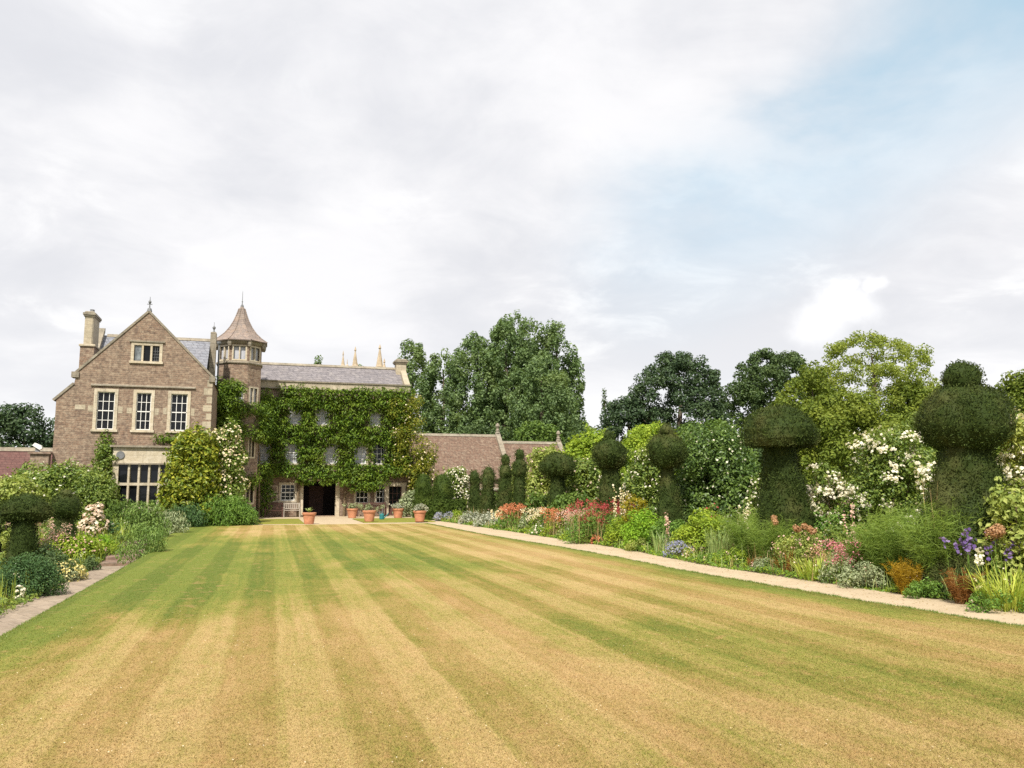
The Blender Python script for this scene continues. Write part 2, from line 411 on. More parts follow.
L['green'] = leaf_mat('green_leaves', [(0.05, 0.1, 0.02), (0.08, 0.155, 0.028), (0.13, 0.225, 0.045)], 0.3)
L['bright'] = leaf_mat('bright_green_leaves', [(0.085, 0.17, 0.016), (0.135, 0.25, 0.022), (0.19, 0.32, 0.035)], 0.35)
L['greygreen'] = leaf_mat('grey_green_leaves', [(0.1, 0.13, 0.07), (0.16, 0.2, 0.115), (0.25, 0.285, 0.19)], 0.2)
L['silver'] = leaf_mat('silver_leaves', [(0.2, 0.235, 0.18), (0.3, 0.33, 0.28), (0.4, 0.43, 0.38)], 0.15, gain=1.1)
L['bluegrey'] = leaf_mat('blue_grey_haze_leaves', [(0.17, 0.2, 0.21), (0.26, 0.29, 0.32), (0.33, 0.36, 0.42)], 0.15, gain=1.1)
L['lavender'] = leaf_mat('lavender_leaves', [(0.06, 0.11, 0.028), (0.1, 0.165, 0.042), (0.165, 0.245, 0.075)], 0.25)
L['darkbush'] = leaf_mat('dark_bush_leaves', [(0.025, 0.055, 0.02), (0.04, 0.085, 0.03), (0.06, 0.115, 0.04)], 0.2)
L['darkblue'] = leaf_mat('dark_blue_green_leaves', [(0.035, 0.065, 0.026), (0.055, 0.092, 0.036), (0.085, 0.13, 0.055)], 0.2)
L['fennel'] = leaf_mat('fennel_fronds', [(0.075, 0.125, 0.025), (0.12, 0.19, 0.035), (0.18, 0.26, 0.06)], 0.35)
L['bronze'] = leaf_mat('bronze_fronds', [(0.22, 0.095, 0.02), (0.33, 0.15, 0.04), (0.4, 0.21, 0.08)], 0.3, gain=0.8)
L['straw'] = leaf_mat('straw_stems', [(0.28, 0.21, 0.1), (0.38, 0.29, 0.15), (0.46, 0.37, 0.21)], 0.2, gain=1.1)
L['yellowfern'] = leaf_mat('yellow_fronds', [(0.3, 0.2, 0.015), (0.45, 0.29, 0.02), (0.5, 0.35, 0.03)], 0.3, gain=0.8)
L['daylily'] = leaf_mat('strap_leaves', [(0.13, 0.19, 0.025), (0.22, 0.29, 0.045), (0.34, 0.38, 0.085)], 0.3)
L['iris'] = leaf_mat('sword_leaves', [(0.11, 0.165, 0.05), (0.17, 0.24, 0.08), (0.26, 0.32, 0.14)], 0.25)
def petal(name, cols, trans=0.3): return leaf_mat(name, cols, trans, 0.6, 0.15, 0.15, 4.0, cols[0], gain=1.0)
P = {}
P['white'] = petal('white_petals', [(0.72, 0.70, 0.62), (0.8, 0.79, 0.74), (0.86, 0.86, 0.83)])
P['cream'] = petal('cream_petals', [(0.7, 0.6, 0.42), (0.76, 0.7, 0.56), (0.82, 0.78, 0.68)])
P['blush'] = petal('blush_petals', [(0.66, 0.5, 0.44), (0.74, 0.63, 0.56), (0.8, 0.75, 0.7)])
P['red'] = petal('red_petals', [(0.36, 0.045, 0.065), (0.44, 0.075, 0.095), (0.48, 0.14, 0.14)])
P['coral'] = petal('coral_petals', [(0.48, 0.15, 0.08), (0.55, 0.22, 0.12), (0.6, 0.3, 0.18)])
P['pink'] = petal('pink_petals', [(0.55, 0.16, 0.24), (0.62, 0.25, 0.33), (0.68, 0.36, 0.42)])
P['palepink'] = petal('pale_pink_petals', [(0.6, 0.36, 0.34), (0.66, 0.45, 0.42), (0.7, 0.54, 0.5)])
P['blue'] = petal('blue_petals', [(0.2, 0.22, 0.42), (0.28, 0.3, 0.5), (0.38, 0.4, 0.58)])
P['violet'] = petal('violet_petals', [(0.13, 0.08, 0.27), (0.19, 0.13, 0.37), (0.3, 0.23, 0.47)])
P['buff'] = petal('buff_seedheads', [(0.36, 0.2, 0.11), (0.46, 0.28, 0.16), (0.54, 0.36, 0.23)])
P['yellow'] = petal('pale_yellow_petals', [(0.6, 0.52, 0.16), (0.7, 0.64, 0.3), (0.76, 0.72, 0.45)])

# ------------------------------------------------------------------ terrain
def sstep(x, a, b):
    k = np.clip((np.asarray(x, float) - a) / (b - a), 0, 1); return k * k * (3 - 2 * k)
def ground_z(x, y):
    low = -0.42 * (1 - sstep(y, 27.0, 31.0))
    return low * (1 - sstep(x, -3.55, -2.95))
LAWN_R = [(-8, 9.8), (6, 9.75), (8.8, 9.6), (12, 9.3), (17, 9.0), (21, 9.1), (25, 9.0), (33, 8.55), (45, 8.5)]
BED_R = [(-8, 11.3), (6, 11.15), (10, 10.95), (12, 10.6), (14.7, 10.4), (18, 10.15), (24, 10.6), (29, 10.5), (37, 10.35), (50, 9.8), (60, 9.8)]
def interp(tab, y): return np.interp(y, [a for a, b in tab], [b for a, b in tab])

def lawn_mat():
    m, t = mat('striped_summer_lawn')
    x, y, z = t.sep(t.pos)
    wv = t.noise(t.pos, 0.5, 3, 0.5)
    xs = t.math('ADD', t.math('SUBTRACT', x, t.math('MULTIPLY', y, 0.011)), t.math('MULTIPLY', t.math('SUBTRACT', wv, 0.5), 0.16))
    ph = t.math('FRACT', t.math('DIVIDE', t.math('SUBTRACT', xs, 0.58), 1.03))
    dark = t.math('MULTIPLY', t.smooth(ph, 0.0, 0.07), t.smooth(ph, 0.50, 0.57, 1, 0))
    band = t.math('FLOOR', t.math('DIVIDE', t.math('SUBTRACT', xs, 0.58), 0.515))
    wn = t.new('ShaderNodeTexWhiteNoise', noise_dimensions='1D'); t.put(wn.inputs['W'], band)
    bandv = wn.outputs['Value']
    # stretched noises: wear runs along the mowing
    pv = t.comb(x, t.math('MULTIPLY', y, 0.45), 0.0)
    nl = t.noise(pv, 0.35, 5, 0.6, 0.4)
    nm = t.noise(pv, 1.4, 5, 0.65, 0.3)
    nf = t.noise(t.pos, 9.0, 5, 0.7)
    nff = t.noise(t.pos, 55.0, 3, 0.7)
    # watered ground: left middle, the right front and a strip by the path
    g1 = t.math('MULTIPLY', t.smooth(x, 3.4, -1.2), t.math('MULTIPLY', t.smooth(y, 11.0, 15.5), t.smooth(y, 40.0, 25.0)))
    g1b = t.math('MULTIPLY', t.smooth(x, -1.3, -2.8), t.smooth(y, 7.0, 12.0))
    dx = t.math('SUBTRACT', x, t.math('ADD', t.math('MULTIPLY', t.math('SUBTRACT', 9.0, y), 0.42), 4.7))
    g2 = t.math('MULTIPLY', t.smooth(t.math('ABSOLUTE', dx), 2.3, 0.2), t.math('MULTIPLY', t.smooth(y, 4.5, 6.0), t.smooth(y, 13.0, 9.5)))
    g3 = t.math('MULTIPLY', t.smooth(x, 8.1, 8.9), t.smooth(y, 7.0, 11.0))
    g4 = t.math('MULTIPLY', t.smooth(x, 7.0, 2.5), t.math('MULTIPLY', t.smooth(y, 15.0, 20.0), t.smooth(y, 40.0, 30.0)))
    green = t.math('MAXIMUM', t.math('MAXIMUM', t.math('MAXIMUM', g1, g1b), t.math('MULTIPLY', g2, 0.52)), t.math('MAXIMUM', t.math('MULTIPLY', g3, 0.7), t.math('MULTIPLY', g4, 0.75)))
    f = t.math('ADD', t.math('MULTIPLY', green, 0.72), t.math('MULTIPLY', t.math('SUBTRACT', nl, 0.5), 1.25))
    f = t.math('ADD', f, t.math('MULTIPLY', t.math('SUBTRACT', nm, 0.5), 0.85))
    f = t.math('ADD', f, t.math('MULTIPLY', t.math('SUBTRACT', nf, 0.5), 0.5))
    f = t.math('ADD', f, t.math('ADD', t.math('MULTIPLY', t.math('SUBTRACT', bandv, 0.5), 0.18), 0.29))
    trk = t.noise(t.comb(t.math('MULTIPLY', xs, 7.5), t.math('MULTIPLY', y, 0.12), 0.0), 1.0, 3, 0.6)
    f = t.math('ADD', f, t.math('MULTIPLY', t.math('SUBTRACT', trk, 0.5), 0.7))
    gi = t.new('ShaderNodeNewGeometry').outputs['Random Per Island']
    f = t.math('ADD', f, t.math('MULTIPLY', t.math('SUBTRACT', gi, 0.5), 0.7))
    light = t.ramp(f, [(0.0, (0.50, 0.345, 0.175)), (0.26, (0.45, 0.325, 0.145)), (0.48, (0.36, 0.285, 0.1)), (0.68, (0.265, 0.25, 0.06)), (1.0, (0.165, 0.2, 0.038))])
    drk = t.ramp(f, [(0.0, (0.37, 0.225, 0.095)), (0.26, (0.31, 0.2, 0.068)), (0.48, (0.255, 0.195, 0.05)), (0.68, (0.18, 0.175, 0.034)), (1.0, (0.105, 0.145, 0.024))])
    c = t.mix(t.math('MULTIPLY', dark, t.smooth(t.math('ADD', t.math('MULTIPLY', nl, 0.6), t.math('MULTIPLY', nm, 0.4)), 0.3, 0.66, t.smooth(y, 6.0, 16.0, 0.16, 0.45), t.smooth(y, 6.0, 16.0, 0.62, 0.8))), light, drk)
    nv = t.noise(t.comb(t.math('MULTIPLY', x, 60.0), t.math('MULTIPLY', y, 22.0), 0.0), 1.0, 4, 0.75)
    c = t.mix(t.smooth(nv, 0.5, 0.72, 0.0, 0.75), c, t.mix(1.0, c, (1.5, 1.48, 1.5), 'MULTIPLY'))
    c = t.mix(t.smooth(nv, 0.5, 0.3, 0.0, 0.8), c, t.mix(1.0, c, (0.62, 0.66, 0.6), 'MULTIPLY'))
    npt = t.noise(t.pos, 3.2, 5, 0.7, 0.6)
    c = t.mix(t.smooth(npt, 0.52, 0.72, 0.0, 0.45), c, (0.27, 0.235, 0.07))
    c = t.mix(t.smooth(npt, 0.46, 0.3, 0.0, 0.5), c, (0.44, 0.27, 0.13))
    c = t.mix(1.0, c, (0.87, 0.88, 0.79), 'MULTIPLY')
    t.put(t.bsdf.inputs['Base Color'], c)
    t.bsdf.inputs['Roughness'].default_value = 0.85; t.bsdf.inputs['Specular IOR Level'].default_value = 0.12
    bump(t, t.math('ADD', nf, nff), 0.5, 0.03)
    return m
M['lawn'] = lawn_mat()

def ground_mat(name, cols, s1, s2, bmp=0.03):
    m, t = mat(name)
    a = t.noise(t.pos, s1, 5, 0.6); b = t.noise(t.pos, s2, 5, 0.7)
    f = t.math('ADD', t.math('MULTIPLY', a, 0.5), t.math('MULTIPLY', b, 0.5))
    c = t.ramp(f, [(0.3 + 0.4 * i / (len(cols) - 1), k) for i, k in enumerate(cols)])
    t.put(t.bsdf.inputs['Base Color'], c); t.bsdf.inputs['Roughness'].default_value = 0.95
    t.bsdf.inputs['Specular IOR Level'].default_value = 0.1
    bump(t, b, 0.6, bmp)
    return m
M['meadow'] = ground_mat('rough_grass_ground', [(0.05, 0.075, 0.02), (0.09, 0.12, 0.03), (0.16, 0.16, 0.06)], 0.2, 2.0)
M['soil'] = ground_mat('border_soil', [(0.06, 0.042, 0.028), (0.1, 0.07, 0.045), (0.16, 0.12, 0.08)], 1.0, 12.0)
M['gravel'] = ground_mat('buff_gravel', [(0.36, 0.285, 0.185), (0.46, 0.365, 0.245), (0.54, 0.44, 0.31)], 1.2, 45.0, 0.015)
M['flag'] = masonry('path_flagstones', (0.32, 0.25, 0.18), (0.385, 0.305, 0.225), (0.22, 0.175, 0.125), 0.6, 0.5,
                    [(0.22, 0.17, 0.13), (0.38, 0.32, 0.25), (0.27, 0.21, 0.16), (0.22, 0.18, 0.12)], mort=0.012)
M['strip_grass'] = ground_mat('forecourt_grass', [(0.24, 0.19, 0.05), (0.21, 0.21, 0.04), (0.13, 0.18, 0.03)], 0.6, 9.0)

def grid_sheet(name, xs_of_y, ys, nx, mats, dz, **props):
    """a sheet following the ground, between x limits that vary with y"""
    V = []; F = []
    for y in ys:
        a, b = xs_of_y(y)
        for x in np.linspace(a, b, nx):
            V.append((x, y, float(ground_z(x, y)) + dz))
    for j in range(len(ys) - 1):
        for i in range(nx - 1):
            k = j * nx + i; F.append((k, k + 1, k + 1 + nx, k + nx))
    o = mesh_obj(name, np_mesh(name, V, F, smooth=True), mats)
    return put_props(o, **props)

gx = np.unique(np.concatenate([np.array([-900, -400, -150, -60, -30, -15, -8, -5]), np.linspace(-3.9, -2.7, 13), np.array([0, 5, 10, 20, 40, 80, 160, 400, 900])]))
gy_ = np.unique(np.concatenate([np.array([-300, -80, -20, -8, 0, 10, 20]), np.linspace(27, 31, 10), np.array([30, 40, 60, 90, 150, 300, 600, 1400])]))
V = [(x, y, float(ground_z(x, y)) - 0.006) for y in gy_ for x in gx]
n = len(gx)
F = [(j * n + i, j * n + i + 1, (j + 1) * n + i + 1, (j + 1) * n + i) for j in range(len(gy_) - 1) for i in range(n - 1)]
put_props(mesh_obj('ground', np_mesh('ground', V, F, smooth=True), M['meadow']), 'rough green ground under and beyond the garden', 'ground', kind='structure')

ys = np.concatenate([np.linspace(-6, 26.5, 66), np.linspace(27, 31, 12), np.linspace(31.5, 44.6, 34)])
# lawn: flat top, a rounded lip towards the sunken path on the left
V = []; F = []; nx = 60
for y in ys:
    rr = float(interp(LAWN_R, y)) + 0.025 * math.sin(y * 3.1) + 0.02 * math.sin(y * 7.7 + 1)
    us = np.concatenate([np.linspace(-3.5, -2.7, 14), np.linspace(-2.6, rr - 0.02, nx - 15), [rr]])
    for i, x in enumerate(us):
        V.append((x, y, float(ground_z(x, y)) + (0.03 if i < nx - 1 else 0.0) + 0.0))
for j in range(len(ys) - 1):
    for i in range(nx - 1):
        k = j * nx + i; F.append((k, k + 1, k + 1 + nx, k + nx))
put_props(mesh_obj('lawn', np_mesh('lawn', V, F, smooth=True), M['lawn']), 'wide mown lawn with dry tan and green stripes', 'lawn', kind='structure')

def rng_of(seed): return np.random.default_rng(seed)
# mown grass blades over the near lawn
def blades_on_lawn():
    rg = rng_of(5)
    N = 1050000
    y = np.minimum(4.3 - 5.5 * np.log(1 - rg.random(N) * 0.9995), 44.5)
    lo = -3.1; hi = interp(LAWN_R, y) - 0.03
    # keep to the visible fan
    cx = y * 0.33; hw = y * 0.80 + 1.0
    x = cx + (rg.random(N) * 2 - 1) * hw
    ok = (x > lo) & (x < hi); x, y = x[ok], y[ok]; N = len(x)
    z = ground_z(x, y) + 0.028
    h = 0.007 + 0.011 * rg.random(N); w = (0.0016 + 0.0016 * rg.random(N)) * (0.8 + 0.03 * y)
    a = rg.random(N) * 6.283; b = rg.random(N) * 6.283; le = h * (0.6 + 1.6 * rg.random(N))
    B = np.stack([x, y, z], 1); d = np.stack([np.cos(a), np.sin(a), 0 * a], 1) * w[:, None]
    T = B + np.stack([np.cos(b) * le, np.sin(b) * le, h], 1)
    V = np.stack([B - d, B + d, T], 1).reshape(-1, 3)
    o = mesh_obj('grass_blades', np_mesh('grass_blades', V, np.arange(3 * N).reshape(-1, 3)), M['lawn'])
    put_props(o, 'short mown grass blades over the near lawn', 'grass', kind='stuff')
    N = 1100
    y = 4.4 + (rg.random(N) ** 1.3) * 9.0; x = y * 0.298 + (rg.random(N) * 2 - 1) * y * 0.68
    dens = np.sin(x * 2.1 + 1.7) * np.cos(y * 1.3 + x) + rg.random(N) * 1.2
    ok = (x > -2.9) & (x < interp(LAWN_R, y) - 0.1) & (dens > 0.45); x, y = x[ok], y[ok]; N = len(x)
    s = 0.003 + 0.005 * rg.random(N); z = ground_z(x, y) + 0.045 + 0.01 * rg.random(N)
    ang = np.arange(5) * 2 * math.pi / 5
    V = np.stack([x[:, None] + s[:, None] * np.cos(ang), y[:, None] + s[:, None] * np.sin(ang), z[:, None] + 0 * ang + s[:, None] * 0.5 * np.sin(ang * 2)], 2).reshape(-1, 3)
    o = mesh_obj('clover_blossoms', np_mesh('clover_blossoms', V, np.arange(5 * N).reshape(-1, 5)), P['cream'])
    put_props(o, 'tiny pale clover heads dotted over the near lawn', 'clover', kind='stuff')
blades_on_lawn()

def turf_edge():
    rg = rng_of(9); N = 26000
    y = 6.5 + 38 * rg.random(N) ** 1.7; x = interp(LAWN_R, y) + 0.025 * np.sin(y * 3.1) + rg.normal(size=N) * 0.035 + 0.03 * np.sin(y * 13.0)
    k = N // 3; y[:k] = 9 + 18 * rg.random(k); x[:k] = -3.12 + rg.normal(size=k) * 0.06
    B = np.stack([x, y, ground_z(x, y) + 0.012], 1); a = rg.random(N) * 6.283; w = (0.003 + 0.003 * rg.random(N)) * (0.8 + 0.05 * y)
    d = np.stack([np.cos(a), np.sin(a), 0 * a], 1) * w[:, None]; b = rg.random(N) * 6.283; h = 0.018 + 0.03 * rg.random(N)
    T = B + np.stack([np.cos(b) * h * 0.7, np.sin(b) * h * 0.7, h], 1)
    o = mesh_obj('edge_grass', np_mesh('edge_grass', np.stack([B - d, B + d, T], 1).reshape(-1, 3), np.arange(3 * N).reshape(-1, 3)), L['rose'])
    put_props(o, 'ragged longer grass along the lawn edges beside the paths', 'grass', kind='stuff')
    N = 900; y = 7 + 30 * rg.random(N) ** 1.5; f = rg.random(N) ** 0.6; x = interp(LAWN_R, y) * (1 - f) + interp(BED_R, y) * f
    p = np.stack([x, y, 0 * x + 0.012], 1); t = rdir(rg, N) * np.array([1, 1, 0.15]); t = t / np.linalg.norm(t, axis=1, keepdims=True); c = np.cross(t, np.array([0, 0, 1.0])); s_ = (0.012 + 0.02 * rg.random((N, 1)))
    V = np.stack([p - t * s_, p + c * s_ * 0.5, p + t * s_, p - c * s_ * 0.5], 1).reshape(-1, 3)
    o = mesh_obj('fallen_leaves', np_mesh('fallen_leaves', V, np.arange(4 * N).reshape(-1, 4)), L['straw'])
    put_props(o, 'small fallen leaves and petals on the gravel path', 'leaf litter', kind='stuff')
ysr = np.linspace(-6, 46.2, 90)
grid_sheet('gravel_path', lambda y: (float(interp(LAWN_R, y)) - 0.15, float(interp(BED_R, y)) + 0.25), ysr, 5, M['gravel'], 0.004,
           label='buff gravel path along the right flower border', cat='path', kind='structure')
grid_sheet('flower_bed_soil', lambda y: (float(interp(BED_R, y)) + 0.15, 15.4), np.linspace(-6, 62, 60), 6, M['soil'], 0.008,
           label='dark soil of the right hand flower border', cat='soil', kind='structure')
grid_sheet('stone_path', lambda y: (-4.5, -3.46), np.linspace(-6, 27.1, 34), 5, M['flag'], 0.006,
           label='sunken stone path below the lawn on its left', cat='path', kind='structure')
grid_sheet('brick_path', lambda y: (-4.5 - 0.02 * (y - 31), -3.8 - 0.02 * (y - 31)), np.linspace(31.0, 44.5, 20), 4, M['old_brick'], 0.01,
           label='narrow brick path climbing on to the house between bushes', cat='path', kind='structure')
grid_sheet('left_bed_soil', lambda y: (-14.0, -4.47), np.linspace(-6, 46, 60), 6, M['soil'], 0.004,
           label='dark soil of the left hand flower border', cat='soil', kind='structure')
mb = MB()
for k in range(4):
    mb.chbox(-4.5, -3.55, 27.1 + k * 1.0, 27.1 + (k + 1) * 1.0 + 0.02, -0.43, -0.42 + 0.105 * (k + 1), 0.015)
put_props(mb.build('garden_steps', M['old_brick'], loc=(0, 0, 0)), 'four shallow brick steps rising at the end of the left path', 'steps', kind='structure')

# forecourt
grid_sheet('gravel_forecourt', lambda y: (-2.5, 10.2), np.linspace(44.6, 58.9, 8), 6, M['gravel'], 0.002,
           label='pale gravel forecourt before the house door', cat='gravel', kind='structure')
def slab(name, x0, x1, y0, y1, z0, z1, m, **pr):
    mb = MB(); mb.chbox(x0, x1, y0, y1, z0, z1, 0.02); return put_props(mb.build(name, m, loc=(0, 0, 0)), **pr)
slab('grass_plot', -2.2, 2.2, 46.1, 53.5, 0.0, 0.05, M['strip_grass'], label='small grass plot left of the doorway gravel', cat='grass', kind='structure')
slab('grass_plot', 5.4, 9.4, 46.6, 52.8, 0.0, 0.05, M['strip_grass'], label='small grass plot right of the doorway gravel', cat='grass', kind='structure')

# ------------------------------------------------------------------ the manor house
YW, YM_ = 48.0, 58.86
house = thing('manor_house', 'brown rubble stone manor house with steep gable, mullioned bay and pointed corner turret', 'house', (-2.0, 54.0, 0.0))

def front(y): return lambda u, w, d: (u, y + d, w)

def sash_window(parent, x0, x1, z0, z1, y, cols, rows, surround=0.16, pane='glass_dark', split=True, bar=0.028, name='sash_window', rail=None, frame='dressed', mullions=0):
    """outer opening x0..x1, z0..z1 in a wall face at y: dressed surround proud of the wall, recessed white bars, glass behind"""
    s = MB(); e = 0.035
    s.box(x0, x0 + surround, y - e, y + 0.2, z0, z1); s.box(x1 - surround, x1, y - e, y + 0.2, z0, z1)
    s.box(x0 + surround + 0.002, x1 - surround - 0.002, y - e + 0.003, y + 0.2, z1 - surround, z1)
    s.box(x0 - 0.06, x1 + 0.06, y - e - 0.06, y + 0.2, z0 - 0.1, z0 + 0.02)
    w = s.build(name, M[frame], parent)
    ix0, ix1, iz0, iz1 = x0 + surround, x1 - surround, z0 + 0.02, z1 - surround
    g = MB(); yy = y + 0.13
    g.face([(ix0, yy, iz0), (ix1, yy, iz0), (ix1, yy, iz1), (ix0, yy, iz1)])
    g.build('pane', M[pane], w)
    if cols:
        b = MB(); ya, yb = y + 0.075, y + 0.118
        fr = bar * 1.6
        b.box(ix0, ix0 + fr, ya, yb, iz0, iz1); b.box(ix1 - fr, ix1, ya, yb, iz0, iz1)
        b.box(ix0 + fr, ix1 - fr, ya + .003, yb, iz0, iz0 + fr * 1.3); b.box(ix0 + fr, ix1 - fr, ya + .003, yb, iz1 - fr, iz1)
        for k in range(1, cols):
            xx = ix0 + (ix1 - ix0) * k / cols; b.box(xx - bar / 2, xx + bar / 2, ya + .006, yb, iz0, iz1)
        for k in range(1, rows):
            zz = iz0 + (iz1 - iz0) * k / rows; hb = bar * (0.9 if (split and k == rows // 2) else 0.5)
            b.box(ix0, ix1, ya + (.0 if split and k == rows // 2 else .009), yb, zz - hb, zz + hb)
        b.build('glazing_bars', M['white_paint'], w)
    return w

# --- gabled wing
gable = [(-10.5, -0.3), (-2.87, -0.3), (-2.87, 7.9), (-6.28, 11.4), (-9.62, 7.95), (-9.72, 7.3), (-10.5, 6.5)]
sash = [(-8.72, -7.55), (-6.81, -5.76), (-5.09, -3.94)]
holes = [rect(a + .05, b - .05, 4.98, 7.1) for a, b in sash] + [rect(-6.98, -5.55, 8.7, 9.65)]
w = MB(); w.wall(gable, holes, front(YW), 0.2, 0.45)
w.prism(rect(-10.5, -9.9, -0.3, 6.5), YW + 0.45, YW + 9, 'y')
w.box(-3.3, -2.872, YW + 0.45, YM_ - 0.5, -0.3, 7.85)
w.box(-9.7, -9.3, YW + 0.45, YM_ - 0.5, 6.0, 7.9)
# pale quoins and odd blocks
rg = random.Random(4); w.cur = 1
for k in range(17):
    ww = 0.42 if k % 2 else 0.26
    w.box(-2.87 - ww, -2.855, YW - 0.012, YW + 0.3, 0.2 + k * 0.45, 0.2 + k * 0.45 + 0.34 + 0.06 * rg.random())
for (a, b, c, d) in [(-8.98, -8.74, 5.9, 6.22), (-7.52, -7.3, 5.85, 6.2), (-7.1, -6.84, 5.85, 6.15), (-5.73, -5.52, 5.8, 6.15), (-5.3, -5.12, 5.85, 6.2), (-3.9, -3.72, 5.8, 6.2), (-9.6, -9.1, 6.0, 6.25)]:
    w.box(a, b, YW - 0.01, YW + 0.1, c, d)
w.build('gable_wall', [M['rubble'], M['chimney']], house)
for i, (a, b) in enumerate(sash): sash_window(house, a, b, 4.95, 7.13, YW, 3, 4)
# attic window of three lights
aw = sash_window(house, -7.06, -5.49, 8.66, 9.7, YW, 0, 0, surround=0.15, pane='glass_dark', name='attic_window')
mb = MB()
for xx in (-6.49, -6.05): mb.box(xx - 0.05, xx + 0.05, YW - 0.02, YW + 0.15, 8.68, 9.55)
mb.build('mullion', M['dressed'], aw)
mb = MB(); mb.box(-6.89, -6.56, YW + 0.06, YW + 0.09, 8.7, 9.53); mb.build('leaded_light', M['glass_leaded'], aw)
mb = MB()
for k in range(4): mb.box(-5.98 + k * 0.105, -5.965 + k * 0.105, YW + 0.06, YW + 0.1, 8.7, 9.53)
for k in range(5): mb.box(-5.99, -5.65, YW + 0.065, YW + 0.1, 8.75 + k * 0.17, 8.763 + k * 0.17)
mb.build('glazing_bars', M['lead'], aw)
mb = MB(); mb.box(-7.16, -5.39, YW - 0.09, YW + 0.05, 9.72, 9.8); mb.build('hood_mould', M['coping'], aw)
# string course above the sash windows
mb = MB(); mb.prism([(YW - 0.09, 7.27), (YW + 0.06, 7.27), (YW + 0.06, 7.38), (YW - 0.02, 7.38), (YW - 0.09, 7.33)], -8.9, -3.72, 'x')
mb.build('string_course', M['coping'], house)
# gable coping, kneelers, finial
def coping_line(mb, a, b, y0, y1, th=0.09, over=0.05):
    (x0, z0), (x1, z1) = a, b
    dx, dz = x1 - x0, z1 - z0; l = math.hypot(dx, dz); nx_, nz_ = -dz / l, dx / l
    if nz_ < 0: nx_, nz_ = -nx_, -nz_
    p = [(x0 - nx_ * 0.02, z0 - nz_ * 0.02), (x1 - nx_ * 0.02, z1 - nz_ * 0.02), (x1 + nx_ * th, z1 + nz_ * th), (x0 + nx_ * th, z0 + nz_ * th)]
    mb.prism(p, y0 - over, y1, 'y')
mb = MB()
coping_line(mb, (-9.72, 7.86), (-6.28, 11.4), YW, YW + 0.5); coping_line(mb, (-6.279, 11.4), (-2.8, 7.86), YW, YW + 0.5)
coping_line(mb, (-10.62, 6.42), (-9.7, 7.34), YW, YW + 1.2, 0.1)
mb.box(-9.86, -9.5, YW - 0.09, YW + 0.5, 7.68, 7.98); mb.box(-3.05, -2.74, YW - 0.09, YW + 0.5, 7.68, 7.98)
mb.build('gable_coping', M['coping'], house)
mb = MB(); c = (-6.28, YW + 0.15, 11.46)
mb.lathe([(0.14, 0), (0.1, 0.16), (0.035, 0.2), (0.025, 0.42), (0.06, 0.46), (0.085, 0.53), (0.05, 0.6), (0.02, 0.63), (0.012, 0.8), (0.003, 0.84)], c, 10)
mb.box(c[0] - 0.13, c[0] + 0.13, c[1] - 0.012, c[1] + 0.012, c[2] + 0.38, c[2] + 0.42)
mb.build('finial', M['lead'], house)
# wing roofs
mb = MB()
mb.face([(-9.75, YW + 0.45, 7.75), (-6.28, YW + 0.45, 11.25), (-6.28, 55, 11.25), (-9.75, 55, 7.75)])
mb.face([(-6.28, YW + 0.45, 11.25), (-2.8, YW + 0.45, 7.75), (-2.8, 55, 7.75), (-6.28, 55, 11.25)])
mb.build('wing_roof', M['slate_blue'], house)
mb = MB()
mb.face([(-9.5, 50.6, 7.7), (-3.45, 50.6, 7.7), (-3.45, 54.0, 11.02), (-9.5, 54.0, 11.02)])
mb.face([(-9.5, 54.0, 11.02), (-3.45, 54.0, 11.02), (-3.45, 58.0, 7.2), (-9.5, 58.0, 7.2)])
mb.build('cross_roof', M['slate_blue'], house)
mb = MB(); mb.prism([(53.86, 10.93), (54.0, 11.12), (54.14, 10.93)], -9.3, -3.45, 'x'); mb.build('roof_ridge', M['coping'], house)
mb = MB(); mb.prism([(50.3, 7.4), (54.0, 11.2), (54.0, 11.45), (53.85, 11.42), (50.3, 7.75)], -9.75, -9.42, 'x'); mb.build('side_coping', M['coping'], house)
# chimney at the left flank
mb = MB(); mb.box(-9.86, -9.16, 49.6, 51.5, 6.5, 9.62); ch = mb.build('chimney', M['rubble'], house)
mb = MB(); mb.chbox(-9.92, -9.1, 49.52, 51.58, 9.62, 9.74, 0.04)
mb.prism([(-9.74, 49.74), (-9.68, 49.68), (-9.34, 49.68), (-9.28, 49.74), (-9.28, 51.3), (-9.74, 51.3)], 9.74, 11.3, 'z')
mb.build('shaft', M['chimney'], ch)
mb = MB(); mb.box(-9.79, -9.23, 49.62, 51.36, 11.3, 11.38); mb.box(-9.83, -9.19, 49.58, 51.4, 11.38, 11.5); mb.chbox(-9.76, -9.26, 49.66, 51.34, 11.5, 11.6, 0.05)
mb.build('chimney_cap', M['coping'], ch)
mb = MB(); mb.lathe([(0.13, 0), (0.11, 0.16), (0.13, 0.2)], (-9.5, 50.3, 11.6), 10); mb.build('chimney_pot', M['lead'], ch)
